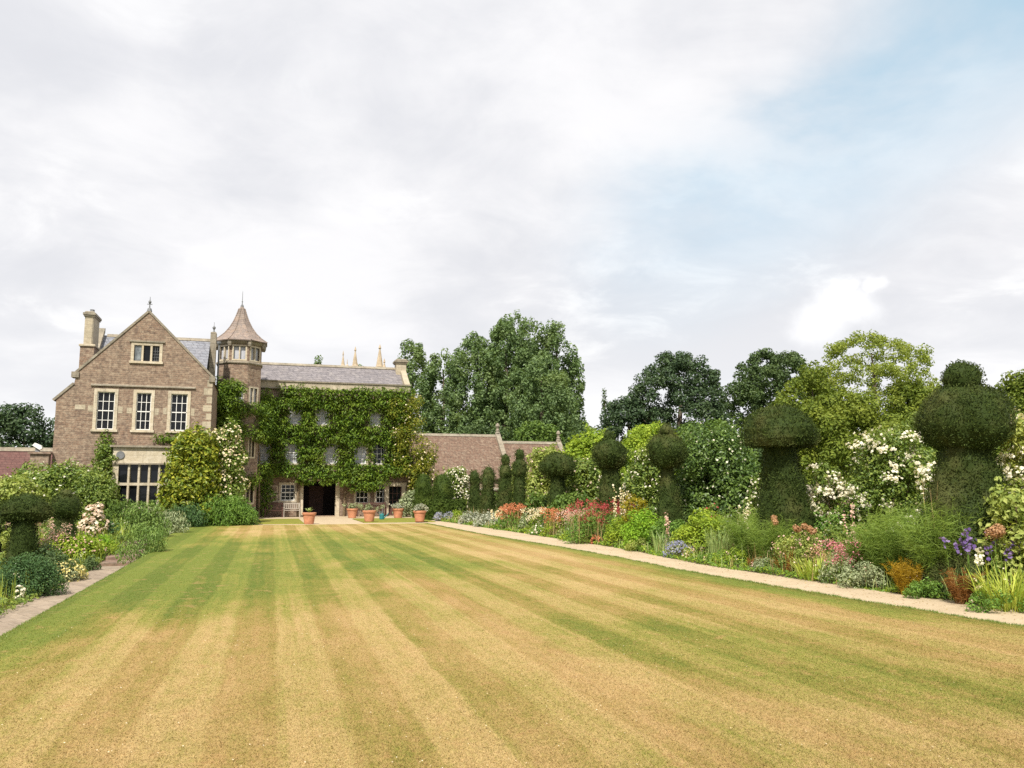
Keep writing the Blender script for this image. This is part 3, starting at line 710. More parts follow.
# bay window
by = 46.6
bx0, bx1 = -7.42, -4.4
mb = MB()
mb.box(bx0, bx1, by, YW, 3.14, 3.98)                       # stone fascia
mb.box(bx0, bx1, by, YW - 0.003, -0.2, 0.95)               # base below the lights
for xx, ww in ((bx0, 0.3), (bx1 - 0.3, 0.3)): mb.box(xx + 0.003, xx + ww, by + 0.01, YW - 0.006, 0.95, 3.14)
bay = mb.build('bay_window', M['dressed'], house)
mb = MB(); mb.box(bx0 - 0.14, bx1 + 0.14, by - 0.14, YW - 0.01, 3.98, 4.08); mb.box(bx0 - 0.07, bx1 + 0.07, by - 0.07, YW - 0.012, 3.1, 3.17)
mb.build('cornice', M['coping'], bay)
mb = MB(); lx = np.linspace(bx0 + 0.3, bx1 - 0.3, 6)
for xx in lx[1:-1]: mb.prism([(xx - 0.08, by + 0.2), (xx - 0.045, by + 0.04), (xx + 0.045, by + 0.04), (xx + 0.08, by + 0.2)], 0.95, 3.1, 'z')
mb.box(bx0 + 0.3, bx1 - 0.3, by + 0.05, by + 0.2, 2.03, 2.17)
mb.build('mullions', M['dressed'], bay)
mb = MB(); mb.face([(bx0 + 0.3, by + 0.17, 0.95), (bx1 - 0.3, by + 0.17, 0.95), (bx1 - 0.3, by + 0.17, 3.1), (bx0 + 0.3, by + 0.17, 3.1)]); mb.build('pane', M['glass_dark'], bay)
mb = MB(); mb.prism([(-7.06 + 0.2 * math.cos(k * math.pi / 9), 3.58 + 0.2 * math.sin(k * math.pi / 9)) for k in range(18)], by - 0.05, by + 0.02, 'y')
rp = mb.build('round_plaque', M['lead'], bay)

# --- turret: an octagon in the corner
TC = (-1.75, 56.6); TR = 1.35
def octo(r, rot=R(22.5)): return [(TC[0] + r * math.cos(rot + k * math.pi / 4), TC[1] + r * math.sin(rot + k * math.pi / 4)) for k in range(8)]
rO = TR / math.cos(R(22.5))
pts = octo(rO)
mb = MB()
order = list(range(8))
twin = []
for k in order:
    a, b = Vector((*pts[k], 0)), Vector((*pts[(k + 1) % 8], 0)); ed = (b - a); ln = ed.length; ed.normalize()
    nrm = Vector((ed.y, -ed.x, 0))            # outward for counter-clockwise order
    Pf = lambda u, w_, d, a=a, ed=ed, nrm=nrm: tuple(a + ed * u - nrm * d + Vector((0, 0, w_)))
    hs = []
    if nrm.y < -0.3:
        hs.append(rect(ln / 2 - 0.36, ln / 2 + 0.36, 10.12, 10.95))
        if nrm.x > -0.5: hs.append(rect(ln / 2 - 0.3, ln / 2 + 0.3, 7.3, 8.3))
        if abs(nrm.x) < 0.3 or nrm.x > 0.5:
            hs.append(rect(ln / 2 - 0.22, ln / 2 + 0.22, 3.9, 5.1)); hs.append(rect(ln / 2 - 0.28, ln / 2 + 0.28, 1.0, 2.4))
        twin.append((Pf, ln, hs))
    mb.wall(rect(0, ln, -0.2, 11.25), hs, Pf, 0.2, 0.05)
tur = mb.build('turret', M['rubble'], house)
for Pf, ln, hs in twin:
    for h in hs:
        (u0, z0), (u1, z1) = h[0], h[2]
        fm = MB(); t_ = 0.1
        def bar(ua, ub, za, zb, da, db):
            p = [Pf(u, z_, d) for z_ in (za, zb) for d in (da, db) for u in (ua, ub)]
            fm.add(p, [(0, 2, 3, 1), (4, 5, 7, 6), (0, 1, 5, 4), (2, 6, 7, 3), (0, 4, 6, 2), (1, 3, 7, 5)])
        bar(u0 - t_, u0, z0 - t_, z1 + t_, -0.02, 0.16); bar(u1, u1 + t_, z0 - t_, z1 + t_, -0.02, 0.16)
        bar(u0, u1, z0 - t_, z0, -0.017, 0.16); bar(u0, u1, z1, z1 + t_, -0.017, 0.16)
        mu = (u0 + u1) / 2
        bar(mu - 0.04, mu + 0.04, z0, z1, -0.005, 0.15)
        fm.build('turret_window', M['dressed'], tur)
        gm = MB(); gm.face([Pf(u0, z0, 0.14), Pf(u1, z0, 0.14), Pf(u1, z1, 0.14), Pf(u0, z1, 0.14)]); gm.build('turret_pane', M['glass_grey' if z0 > 7 else 'glass_dark'], tur)
mb = MB()
mb.lathe([(rO + 0.03, 9.82), (rO + 0.09, 9.86), (rO + 0.09, 9.94), (rO + 0.02, 9.99)], (TC[0], TC[1], 0), 8, R(22.5))
mb.lathe([(rO + 0.03, 11.1), (rO + 0.12, 11.16), (rO + 0.2, 11.26), (rO + 0.2, 11.36)], (TC[0], TC[1], 0), 8, R(22.5))
for k in range(8):
    a = R(22.5) + k * math.pi / 4; cx, cy = TC[0] + (rO + 0.12) * math.cos(a), TC[1] + (rO + 0.12) * math.sin(a)
    mb.lathe([(0.1, 10.95), (0.15, 11.1), (0.17, 11.34)], (cx, cy, 0), 6)
mb.build('turret_cornice', M['coping'], tur)
mb = MB()
mb.lathe([(rO + 0.34, 11.3), (rO + 0.36, 11.36), (rO - 0.04, 11.62), (rO - 0.4, 11.95), (rO - 0.72, 12.37), (rO - 0.96, 12.82), (rO - 1.13, 13.25), (0.2, 13.66), (0.08, 13.84)], (TC[0], TC[1], 0), 8, R(22.5))
mb.build('turret_roof', M['turret_tile'], tur)
mb = MB()
mb.lathe([(0.11, 13.74), (0.1, 13.89), (0.04, 13.99), (0.02, 14.11), (0.05, 14.16), (0.02, 14.22), (0.012, 14.8), (0.002, 14.9)], (TC[0], TC[1], 0), 8)
mb.build('turret_finial', M['lead'], tur)
# hips of the turret roof in lead
mb = MB()
prof = [(rO + 0.36, 11.37), (rO - 0.03, 11.63), (rO - 0.39, 11.96), (rO - 0.71, 12.38), (rO - 0.95, 12.83), (rO - 1.12, 13.26), (0.21, 13.67)]
for k in range(8):
    a = R(22.5) + k * math.pi / 4
    mb.tube([(TC[0] + r * math.cos(a), TC[1] + r * math.sin(a), z) for r, z in prof], 0.035, 5)
mb.build('turret_hips', M['turret_tile'], tur)
# slim stone pier with a lead ball between wing and turret
mb = MB(); mb.chbox(-3.44, -3.1, 53.6, 54.2, 6.5, 11.5, 0.04); pier = mb.build('stone_pier', M['coping'], house)
mb = MB(); mb.lathe([(0.12, 0), (0.05, 0.1), (0.035, 0.18), (0.09, 0.26), (0.1, 0.33), (0.05, 0.4), (0.012, 0.44), (0.01, 0.66)], (-3.27, 53.9, 11.5), 8); mb.build('pier_finial', M['lead'], pier)
mb = MB(); mb.tube([(-2.98, 54.9, 10.9), (-2.98, 54.9, 6.0)], 0.055, 8); mb.lathe([(0.07, 10.9), (0.13, 11.0), (0.14, 11.12)], (-2.98, 54.9, 0), 8); mb.build('downpipe', M['lead'], house)

# --- main range behind the climber
holes = []
F2 = [(1.95, 7.45), (3.8, 7.6), (5.65, 7.5), (7.5, 7.5)]; F1 = [(-0.05, 5.1), (1.8, 5.2), (4.45, 5.15), (6.45, 5.1), (7.78, 5.15)]
G0 = [(1.63, 1.08, 2.28, 1.1), (6.64, 0.88, 2.2, 1.05), (8.0, 0.88, 2.2, 0.95)]
H2 = [rect(x - 0.47, x + 0.47, 6.3, zt) for x, zt in F2]; H1 = [rect(x - 0.5, x + 0.5, 3.6, zt) for x, zt in F1]; H0 = [rect(x - w_ / 2, x + w_ / 2, a, b) for x, a, b, w_ in G0]
door = rect(2.63, 4.85, 0.06, 2.4); sd_ = rect(8.5, 9.4, 0.06, 2.05)
mb = MB(); mb.wall(rect(-1.6, 9.9, -0.2, 8.75), H2 + H1 + H0 + [door, sd_], front(YM_), 0.2, 0.6)
mb.box(9.45, 9.898, YM_ + 0.6, 64.0, -0.2, 8.75)
mb.build('main_wall', M['rubble'], house)
for x, zt in F2: sash_window(house, x - 0.52, x + 0.52, 6.28, zt + 0.03, YM_, 3, 4, surround=0.1, pane='glass_grey')
for i, (x, zt) in enumerate(F1): sash_window(house, x - 0.55, x + 0.55, 3.58, zt + 0.03, YM_, 3, 4, surround=0.12, pane='glass_dark' if i == 4 else 'glass_grey')
for x, a, b, w_ in G0: sash_window(house, x - w_ / 2 - 0.04, x + w_ / 2 + 0.04, a - 0.02, b + 0.03, YM_, 3, 3 if w_ < 1.08 else 4, surround=0.13, bar=0.035)
# doorway of dressed stone leading to a dark passage
mb = MB(); mb.box(2.38, 2.66, YM_ - 0.06, YM_ + 0.3, 0.0, 2.42); mb.box(4.82, 5.1, YM_ - 0.06, YM_ + 0.3, 0.0, 2.42); mb.box(2.38, 5.1, YM_ - 0.055, YM_ + 0.3, 2.422, 2.7)
dw = mb.build('doorway', M['dressed'], house)
mb = MB(); mb.box(2.4, 5.08, YM_ + 3.2, YM_ + 3.3, 0, 2.6); mb.box(2.4, 2.5, YM_ + 0.3, YM_ + 3.2, 0, 2.6); mb.box(4.98, 5.08, YM_ + 0.3, YM_ + 3.2, 0, 2.6); mb.box(2.4, 5.08, YM_ + 0.3, YM_ + 3.2, 2.5, 2.6); mb.box(2.4, 5.08, YM_ + 0.301, YM_ + 3.2, 0.0, 0.02)
mb.build('passage', M['interior'], dw)
mb = MB(); mb.box(3.2, 4.2, YM_ + 3.1, YM_ + 3.2, 0.02, 2.1)
for k in range(2):
    for j in range(3): mb.box(3.28 + k * 0.46, 3.66 + k * 0.46, YM_ + 3.07, YM_ + 3.1, 0.15 + j * 0.66, 0.7 + j * 0.66)
mb.build('inner_door', M['dark_wood'], dw)
# side door with glazed upper half
mb = MB(); mb.box(8.2, 8.5, YM_ - 0.06, YM_ + 0.25, 0, 2.05); mb.box(9.4, 9.68, YM_ - 0.06, YM_ + 0.25, 0, 2.05); mb.box(8.14, 9.74, YM_ - 0.075, YM_ + 0.25, 2.052, 2.32)
sdo = mb.build('side_door', M['dressed'], house)
mb = MB(); mb.box(8.5, 9.4, YM_ + 0.12, YM_ + 0.16, 0.04, 0.62); mb.box(8.5, 8.56, YM_ + 0.12, YM_ + 0.16, 0.62, 2.05); mb.box(9.34, 9.4, YM_ + 0.12, YM_ + 0.16, 0.62, 2.05)
for k in range(1, 3): mb.box(8.5 + 0.3 * k - 0.015, 8.5 + 0.3 * k + 0.015, YM_ + 0.125, YM_ + 0.155, 0.62, 2.05)
for k in range(4): mb.box(8.56, 9.34, YM_ + 0.13, YM_ + 0.152, 0.62 + k * 0.47 - 0.015, 0.62 + k * 0.47 + 0.015)
mb.build('door_leaf', M['dark_wood'], sdo)
mb = MB(); mb.face([(8.56, YM_ + 0.158, 0.62), (9.34, YM_ + 0.158, 0.62), (9.34, YM_ + 0.158, 2.05), (8.56, YM_ + 0.158, 2.05)]); mb.build('pane', M['glass_dark'], sdo)
mb = MB(); mb.tube([(8.02 + 0.06, YM_ - 0.09, 8.0), (8.08, YM_ - 0.09, 0.1)], 0.05, 8); mb.build('downpipe', M['lead'], house)
# parapet band, cornice, roof, ridge, gable coping, stack
mb = MB(); mb.box(-1.5, 9.9, YM_ - 0.02, YM_ + 0.45, 8.75, 9.22); mb.build('parapet', M['chimney'], house)
mb = MB(); mb.prism([(YM_ - 0.16, 8.72), (YM_ + 0.1, 8.6), (YM_ + 0.1, 8.8), (YM_ - 0.1, 8.8), (YM_ - 0.16, 8.77)], -1.5, 9.95, 'x'); mb.box(-1.5, 9.95, YM_ - 0.1, YM_ + 0.5, 9.22, 9.3)
mb.build('parapet_mouldings', M['coping'], house)
mb = MB(); mb.face([(-1.6, YM_ + 0.45, 9.12), (9.6, YM_ + 0.45, 9.12), (9.6, 61.6, 10.82), (-1.6, 61.6, 10.82)]); mb.face([(-1.6, 61.6, 10.82), (9.6, 61.6, 10.82), (9.6, 64.6, 8.9), (-1.6, 64.6, 8.9)])
mb.build('main_roof', M['slate'], house)
mb = MB(); mb.prism([(61.42, 10.74), (61.6, 10.93), (61.78, 10.74)], -1.6, 9.2, 'x'); mb.build('roof_ridge', M['coping'], house)
mb = MB(); mb.prism([(YM_ + 0.1, 8.9), (64.6, 8.9), (61.6, 11.08), (YM_ + 0.1, 9.36)], 9.5, 9.9, 'x'); mb.build('side_coping', M['chimney'], house)
mb = MB(); mb.box(9.18, 9.92, 60.9, 61.75, 9.9, 11.15); ch2 = mb.build('chimney', M['chimney'], house)
mb = MB(); mb.box(9.1, 10.0, 60.82, 61.83, 11.15, 11.25); mb.box(9.04, 10.06, 60.76, 61.89, 11.25, 11.36); mb.chbox(9.14, 9.96, 60.86, 61.79, 11.36, 11.5, 0.06); mb.build('chimney_cap', M['coping'], ch2)

# ------------------------------------------------------------------ other buildings
def tiled_roof_building(name, label, loc, x0, x1, y0, y1, ze, zr, wallm, roofm, finials=(), cap=True):
    o = thing(name, label, 'outbuilding', loc)
    ym = (y0 + y1) / 2
    mb = MB(); mb.prism([(y0 + 0.3, -0.2), (y1 - 0.3, -0.2), (y1 - 0.3, ze), (ym, zr - 0.15), (y0 + 0.3, ze)], x0 + 0.1, x1 - 0.1, 'x'); mb.build('wall', M[wallm], o)
    mb = MB()
    mb.prism([(y0, ze - 0.1), (ym, zr), (y1, ze - 0.1), (y1, ze - 0.22), (ym, zr - 0.14), (y0, ze - 0.22)], x0, x1, 'x')
    rf = mb.build('roof', M[roofm], o)
    mb = MB(); mb.prism([(ym - 0.17, zr - 0.1), (ym, zr + 0.12), (ym + 0.17, zr - 0.1)], x0, x1, 'x'); mb.build('roof_ridge', M['coping'], rf)
    if cap:
        for xx in finials:
            mb = MB(); mb.prism([(y0 - 0.08, ze - 0.3), (ym, zr - 0.1), (y1 + 0.08, ze - 0.3), (y1 + 0.08, ze + 0.1), (ym, zr + 0.3), (y0 - 0.08, ze + 0.1)], xx - 0.2, xx + 0.2, 'x'); mb.build('gable_coping', M['coping'], o)
            mb = MB(); mb.lathe([(0.22, 0), (0.16, 0.18), (0.2, 0.26), (0.1, 0.36), (0.12, 0.5), (0.2, 0.62), (0.17, 0.75), (0.06, 0.9)], (xx, ym, zr + 0.22), 8); mb.build('finial', M['coping'], o)
    return o
tiled_roof_building('tiled_barn', 'low barn with mottled brown tiled roof behind the dark column yews', (16, 70, 0), 11.0, 19.6, 66, 74, 2.9, 6.5, 'rubble', 'clay_tile', (19.55,))
tiled_roof_building('tiled_barn', 'lower tiled barn range continuing to the right of the first barn roof', (22, 70, 0), 19.8, 25.4, 66.6, 73.4, 2.7, 5.95, 'rubble', 'clay_tile', (25.2,))
tiled_roof_building('tiled_shed', 'plum red tiled roof of a low shed at the far left edge', (-15, 53, 0), -24, -10.55, 50.8, 56.4, 1.6, 4.1, 'rubble', 'plum_tile', (), False)

# church pinnacles behind the house roof
chs = thing('church_tower', 'distant pale church tower with spiky pinnacles showing over the house roof', 'church', (13.5, 122, 0))
mb = MB(); mb.box(10.3, 17.2, 118.6, 125.4, 0, 18.6); mb.build('tower_wall', M['church'], chs)
for (x, y, s, h) in [(10.3, 119, 0.32, 21.2), (12.0, 119, 0.48, 21.9), (15.5, 119, 0.62, 22.4), (13.0, 125, 0.3, 20.4), (17.0, 125, 0.5, 21.3), (10.9, 119, 0.2, 20.0)]:
    mb = MB(); mb.lathe([(s * 0.95, 18.3), (s * 0.95, 19.3), (s * 1.15, 19.4), (s * 0.85, 19.5), (s * 0.18, h - 0.35), (s * 0.35, h - 0.25), (s * 0.3, h - 0.1), (0.02, h + 0.35)], (x, y, 0), 8, R(22.5)); mb.build('pinnacle', M['church'], chs)

# garden wall behind the right border
gw = thing('garden_wall', 'weathered pink brick garden wall mostly hidden behind roses on the right', 'wall', (15.6, 30, 0))
mb = MB(); mb.box(15.4, 15.75, 2, 62, -0.1, 1.75); mb.build('brickwork', M['garden_brick'], gw)
mb = MB(); mb.prism([(15.32, 1.75), (15.83, 1.75), (15.83, 1.82), (15.575, 1.95), (15.32, 1.82)], 1.95, 62.05, 'y'); mb.build('wall_coping', M['coping'], gw)

# white lamp on the ledge at the left corner of the house
lg = thing('wall_ledge', 'dark stone ledge at the foot of the left house corner', 'ledge', (-10.95, 47.75, 3.6))
mb = MB(); mb.chbox(-11.5, -10.45, 47.4, 47.95, 3.62, 3.72, 0.02); mb.box(-11.4, -10.55, 47.5, 47.96, -0.2, 3.62); mb.build('ledge_block', M['rubble'], lg)
fl = thing('floodlight', 'white angled floodlight sitting on the dark ledge by the left house corner', 'lamp', (-11.1, 47.6, 3.72))
mb = MB(); a = R(-28); ca, sa = math.cos(a), math.sin(a)
pp = [(-0.23, -0.08), (0.2, -0.11), (0.25, 0.01), (0.15, 0.11), (-0.18, 0.09)]
mb.prism([(-11.1 + u * ca - v * sa, 4.02 + u * sa + v * ca) for u, v in pp], 47.45, 47.72, 'y'); mb.build('lamp_housing', M['white_paint'], fl)
mb = MB(); mb.box(-11.2, -11.0, 47.55, 47.65, 3.72, 4.0); mb.build('bracket', M['lead'], fl)

# ------------------------------------------------------------------ forecourt furniture
def bench(label, x, y, w_, m, back=True):
    o = thing('garden_bench', label, 'bench', (x, y, 0.0), 'benches along the house wall')
    mb = MB()
    for k in range(4): mb.box(x - w_ / 2, x + w_ / 2, y - 0.25 + k * 0.125, y - 0.15 + k * 0.125, 0.43, 0.46)
    mb.build('seat', m, o)
    for sx in (-1, 1):
        for yy, h in ((y - 0.24, 0.62), (y + 0.26, 0.95)):
            mb = MB(); mb.box(x + sx * (w_ / 2 - 0.035) - 0.035, x + sx * (w_ / 2 - 0.035) + 0.035, yy - 0.035, yy + 0.035, 0.0, h); mb.build('leg', m, o)
        mb = MB(); mb.box(x + sx * (w_ / 2 - 0.035) - 0.04, x + sx * (w_ / 2 - 0.035) + 0.04, y - 0.3, y + 0.22, 0.622, 0.66); mb.build('armrest', m, o)
    mb = MB(); mb.box(x - w_ / 2 + 0.07, x + w_ / 2 - 0.07, y + 0.24, y + 0.28, 0.86, 0.94); mb.box(x - w_ / 2 + 0.07, x + w_ / 2 - 0.07, y + 0.24, y + 0.28, 0.53, 0.58)
    nsl = max(5, int(w_ / 0.13))
    for k in range(nsl):
        xx = x - w_ / 2 + 0.1 + (w_ - 0.2) * k / (nsl - 1); mb.box(xx - 0.03, xx + 0.03, y + 0.245, y + 0.275, 0.58, 0.86)
    mb.build('backrest', m, o)
    return o
bench('pale slatted bench against the house wall left of the dark doorway', 1.9, 57.9, 1.1, M['bench_white'])
bench('dark red brown bench under the wall tablet, beside the pale bench', 0.75, 57.8, 1.15, M['dark_wood'])
bench('brown wooden bench under the two low windows right of the doorway', 7.2, 57.9, 2.0, M['dark_wood'])
# small panelled tablets beside the ground-floor window
tb = MB(); tb.box(0.3, 0.98, YM_ - 0.05, YM_ + 0.02, 1.0, 1.5); tb.box(0.3, 0.98, YM_ - 0.05, YM_ + 0.02, 1.62, 2.1); tbo = tb.build('wall_tablet', M['dressed'], house)
tb = MB(); tb.box(0.38, 0.9, YM_ - 0.055, YM_ + 0.01, 1.07, 1.43); tb.build('tablet_field', M['rubble'], tbo)
tb = MB(); tb.box(0.38, 0.9, YM_ - 0.055, YM_ + 0.01, 1.69, 2.03); tb.build('tablet_field', M['rubble'], tbo)
tl = thing('watering_can', 'small teal watering can beside the front centre pot', 'watering can', (6.9, 50.5, 0.05))
mb = MB(); mb.lathe([(0.13, 0.0), (0.15, 0.05), (0.14, 0.3), (0.1, 0.34)], (6.9, 50.5, 0.05), 12); mb.build('can_body', M['teal'], tl)
mb = MB(); mb.tube([(7.02, 50.5, 0.12), (7.2, 50.5, 0.3), (7.3, 50.5, 0.42)], [0.035, 0.025, 0.02], 6); mb.build('spout', M['teal'], tl)
mb = MB(); mb.tube([(6.78, 50.5, 0.35), (6.7, 50.5, 0.45), (6.82, 50.5, 0.5), (6.95, 50.5, 0.38)], 0.015, 5); mb.build('handle', M['teal'], tl)

# ------------------------------------------------------------------ foliage
LEAF_DENSITY = 2.1
def unit(a): return a / np.maximum(np.linalg.norm(a, axis=-1, keepdims=True), 1e-9)
def rdir(rg, n): return unit(rg.normal(size=(n, 3)))

def leaf_quads(rg, p, n, ln, wd, fold=0.12, along=None):
    """rhombic leaves at p with normals n; along pulls the leaf's length that way"""
    k = len(p)
    t = rdir(rg, k) if along is None else unit(along + 0.6 * rdir(rg, k))
    t = unit(t - n * np.sum(t * n, 1, keepdims=True)); b = np.cross(n, t)
    s = (0.7 + 0.6 * rg.random((k, 1)))
    a, c = t * ln * s * 0.5, b * wd * s * 0.5
    f = n * (ln * fold) * s
    return np.stack([p - a, p - a * 0.1 + c + f, p + a, p - a * 0.1 - c + f], 1).reshape(-1, 3)

def quads_obj(name, V, m, parent, k=4, stuff=False):
    o = mesh_obj(name, np_mesh(name, V, np.arange(len(V)).reshape(-1, k), OFF[parent.name]), m, parent)
    return o

def clump_leaves(rg, C, Rr, dens, size, aspect=0.55, inner=0.25, up=0.35, droop=0.0):
    """leaves through ellipsoid clumps: most near each clump's skin, some inside"""
    C = np.asarray(C, float); Rr = np.asarray(Rr, float)
    area = 4 * math.pi * ((Rr[:, 0] * Rr[:, 1]) ** 1.6 / 3 + (Rr[:, 0] * Rr[:, 2]) ** 1.6 / 3 + (Rr[:, 1] * Rr[:, 2]) ** 1.6 / 3) ** (1 / 1.6)
    cnt = np.maximum(8, (area * dens * LEAF_DENSITY / size ** 2).astype(int))
    idx = np.repeat(np.arange(len(C)), cnt); k = len(idx)
    d = rdir(rg, k)
    rad = np.where(rg.random(k) < inner, 0.35 + 0.5 * rg.random(k), 0.82 + 0.3 * rg.random(k) ** 1.5)
    p = C[idx] + d * Rr[idx] * rad[:, None]
    n = unit(d * 0.8 + np.array([0, 0, up]) + rdir(rg, k) * 0.75)
    al = np.tile(np.array([[0, 0, -droop]]), (k, 1)) if droop else None
    return leaf_quads(rg, p, n, size, size * aspect, along=al)

def blossom_discs(rg, p, n, size, k=5):
    m = len(p); t = unit(np.cross(n, rdir(rg, m))); b = np.cross(n, t)
    ang = np.arange(k) * 2 * math.pi / k; s = size * (0.65 + 0.7 * rg.random((m, 1, 1)))
    V = p[:, None] + s * 0.5 * (t[:, None] * np.cos(ang)[None, :, None] + b[:, None] * np.sin(ang)[None, :, None]) + n[:, None] * s * 0.16 * (np.arange(k) % 2)[None, :, None]
    return V.reshape(-1, 3)

def strips(rg, B, az, ln, lean, wd, seg=4, droop=0.8, twist=0.4):
    """arching tapering strips from base points; returns verts and quad faces"""
    k = len(B); s = np.linspace(0, 1, seg + 1)[None, :]
    hz = lean[:, None] * ln[:, None] * (s ** 1.25); vz = ln[:, None] * (s - droop * lean[:, None] * s ** 2.4)
    ctr = B[:, None] + np.stack([np.cos(az)[:, None] * hz, np.sin(az)[:, None] * hz, vz], 2)
    sa = az + math.pi / 2 + (rg.random(k) - 0.5) * 2 * twist
    side = np.stack([np.cos(sa), np.sin(sa), 0 * sa], 1)[:, None] * (wd[:, None] * np.sqrt(np.clip(1.02 - s, 0, 1)) * np.minimum(1, 0.55 + s * 2))[:, :, None] * 0.5
    V = np.stack([ctr - side, ctr + side], 2).reshape(-1, 3)
    base = (np.arange(k) * (seg + 1) * 2)[:, None] + (np.arange(seg) * 2)[None, :]
    F = np.stack([base, base + 1, base + 3, base + 2], 2).reshape(-1, 4)
    return V, F

def strips_obj(name, VF, m, parent):
    vs, fs, o = [], [], 0
    for v, f in VF: vs.append(v); fs.append(f + o); o += len(v)
    return mesh_obj(name, np_mesh(name, np.concatenate(vs), np.concatenate(fs), OFF[parent.name]), m, parent)

def disc_pts(rg, n, x, y, rx, ry):
    a = rg.random(n) * 6.2832; r = np.sqrt(rg.random(n))
    px, py = x + np.cos(a) * r * rx, y + np.sin(a) * r * ry
    return np.stack([px, py, ground_z(px, py)], 1)

turf_edge()

# ---------- clipped yews
def revolve_skin(rg, x, y, prof, lump, n=36, sub=3):
    pr = np.array(prof, float)
    zs = []; rs = []
    for i in range(len(pr) - 1):
        for j in range(sub):
            f = j / sub; rs.append(pr[i, 0] * (1 - f) + pr[i + 1, 0] * f); zs.append(pr[i, 1] * (1 - f) + pr[i + 1, 1] * f)
    rs.append(pr[-1, 0]); zs.append(pr[-1, 1]); rs = np.array(rs); zs = np.array(zs)
    th = np.linspace(0, 2 * math.pi, n, endpoint=False); ph = rg.random(8) * 6.28
    T, Z = np.meshgrid(th, zs); Rm = np.repeat(rs[:, None], n, 1)
    d = (np.sin(2 * T + ph[0] + 1.3 * Z) + np.sin(3 * T + ph[1] - 2.1 * Z) * 0.8 + np.sin(5 * T + ph[2] + 4 * Z) * 0.5 + np.sin(7 * Z + ph[3] + T) * 0.5 + np.sin(9 * T + 6 * Z + ph[4]) * 0.35) * lump
    Rm = Rm * (1 + d)
    zl = Z - float(ground_z(x, y)); la, lb = 0.022 * math.sin(x * 9 + y * 5.3), 0.02 * math.cos(y * 7.1)      # each bush leans a little its own way
    V = np.stack([x + la * zl + Rm * np.cos(T), y + lb * zl + Rm * np.sin(T), Z + 0 * T + 0.03 * np.sin(T * 2 + ph[5]) * (Rm > 0.1)], 2)
    return V
def yew_part(rg, name, parent, x, y, prof, sprig, dens, m='yew', lump=0.03):
    V = revolve_skin(rg, x, y, prof, lump); nz, n = V.shape[:2]
    F = []
    for i in range(nz - 1):
        for k in range(n): F.append((i * n + k, i * n + (k + 1) % n, (i + 1) * n + (k + 1) % n, (i + 1) * n + k))
    core = V.copy(); cen = np.array([x, y, 0]); core[:, :, :2] = cen[:2] + (core[:, :, :2] - cen[:2]) * 0.94
    Vs = [core.reshape(-1, 3)]; F = np.array(F)
    A, B, C, D = (V.reshape(-1, 3)[F[:, k]] for k in range(4))
    nrm = np.cross(C - A, D - B); ar = np.linalg.norm(nrm, axis=1) * 0.5; nrm = unit(nrm)
    tot = int(ar.sum() * dens / sprig ** 2); pick = rg.choice(len(F), tot, p=ar / ar.sum())
    u, v = rg.random((tot, 1)), rg.random((tot, 1))
    p = (A[pick] * (1 - u) + B[pick] * u) * (1 - v) + (D[pick] * (1 - u) + C[pick] * u) * v
    nn = nrm[pick]; out = unit(nn * 0.75 + np.array([0, 0, 0.35]) + rdir(rg, tot) * 0.75)
    lum = np.sin(p[:, 0] * 23 + 4 * p[:, 2]) * np.sin(p[:, 1] * 21 - 3 * p[:, 2]) + np.sin(p[:, 2] * 26 + 5 * p[:, 0]) + 0.7 * np.sin(p[:, 0] * 47) * np.sin(p[:, 2] * 52 + p[:, 1] * 30)
    p = p + nn * (lum * 0.28 * sprig)[:, None]
    q = leaf_quads(rg, p + nn * (rg.random((tot, 1)) ** 1.5 * 2.0 - 0.5) * sprig * 0.9, unit(np.cross(out, rdir(rg, tot)) + nn * 0.5), sprig * 1.5, sprig * 0.55, along=out * 3)
    nb = len(Vs[0]); FQ = np.concatenate([F, nb + np.arange(len(q)).reshape(-1, 4)])
    return mesh_obj(name, np_mesh(name, np.concatenate([Vs[0], q]), FQ, OFF[parent.name]), L[m], parent)

def ball(r, z0, z1, flat=1.0, n=15, bottom=0.0):
    """profile of an ellipsoid between z0 and z1 with equator radius r"""
    zc, h = (z0 + z1) / 2, (z1 - z0) / 2
    a = np.linspace(-math.pi / 2, math.pi / 2, n)
    return [(max(0.02, r * max(0, math.cos(k)) ** flat), zc + h * math.sin(k)) for k in a]

def topiary(label, x, y, parts, sprig, seed, dens=1.5, m='yew', group='clipped yew topiary', slim=None):
    if slim is None: slim = 0.7 if (y > 36 and m == 'yew') else (0.9 if y > 20 and x > 0 else 0.95)
    rg = rng_of(seed); gz_ = float(ground_z(x, y)); sprig *= 0.72
    o = thing('yew_topiary', label, 'topiary', (x, y, gz_), group)
    for nm, prof in parts:
        yew_part(rg, nm, o, x, y, [(r * slim, gz_ + z) for r, z in prof], sprig, dens, m, 0.07)
    return o
def cone(r0, r1, z0, z1, bulge=0.0, n=5):
    return [(r0 + (r1 - r0) * f + bulge * math.sin(math.pi * f), z0 + (z1 - z0) * f) for f in np.linspace(0, 1, n)] + [(0.05, z1 + 0.02)]

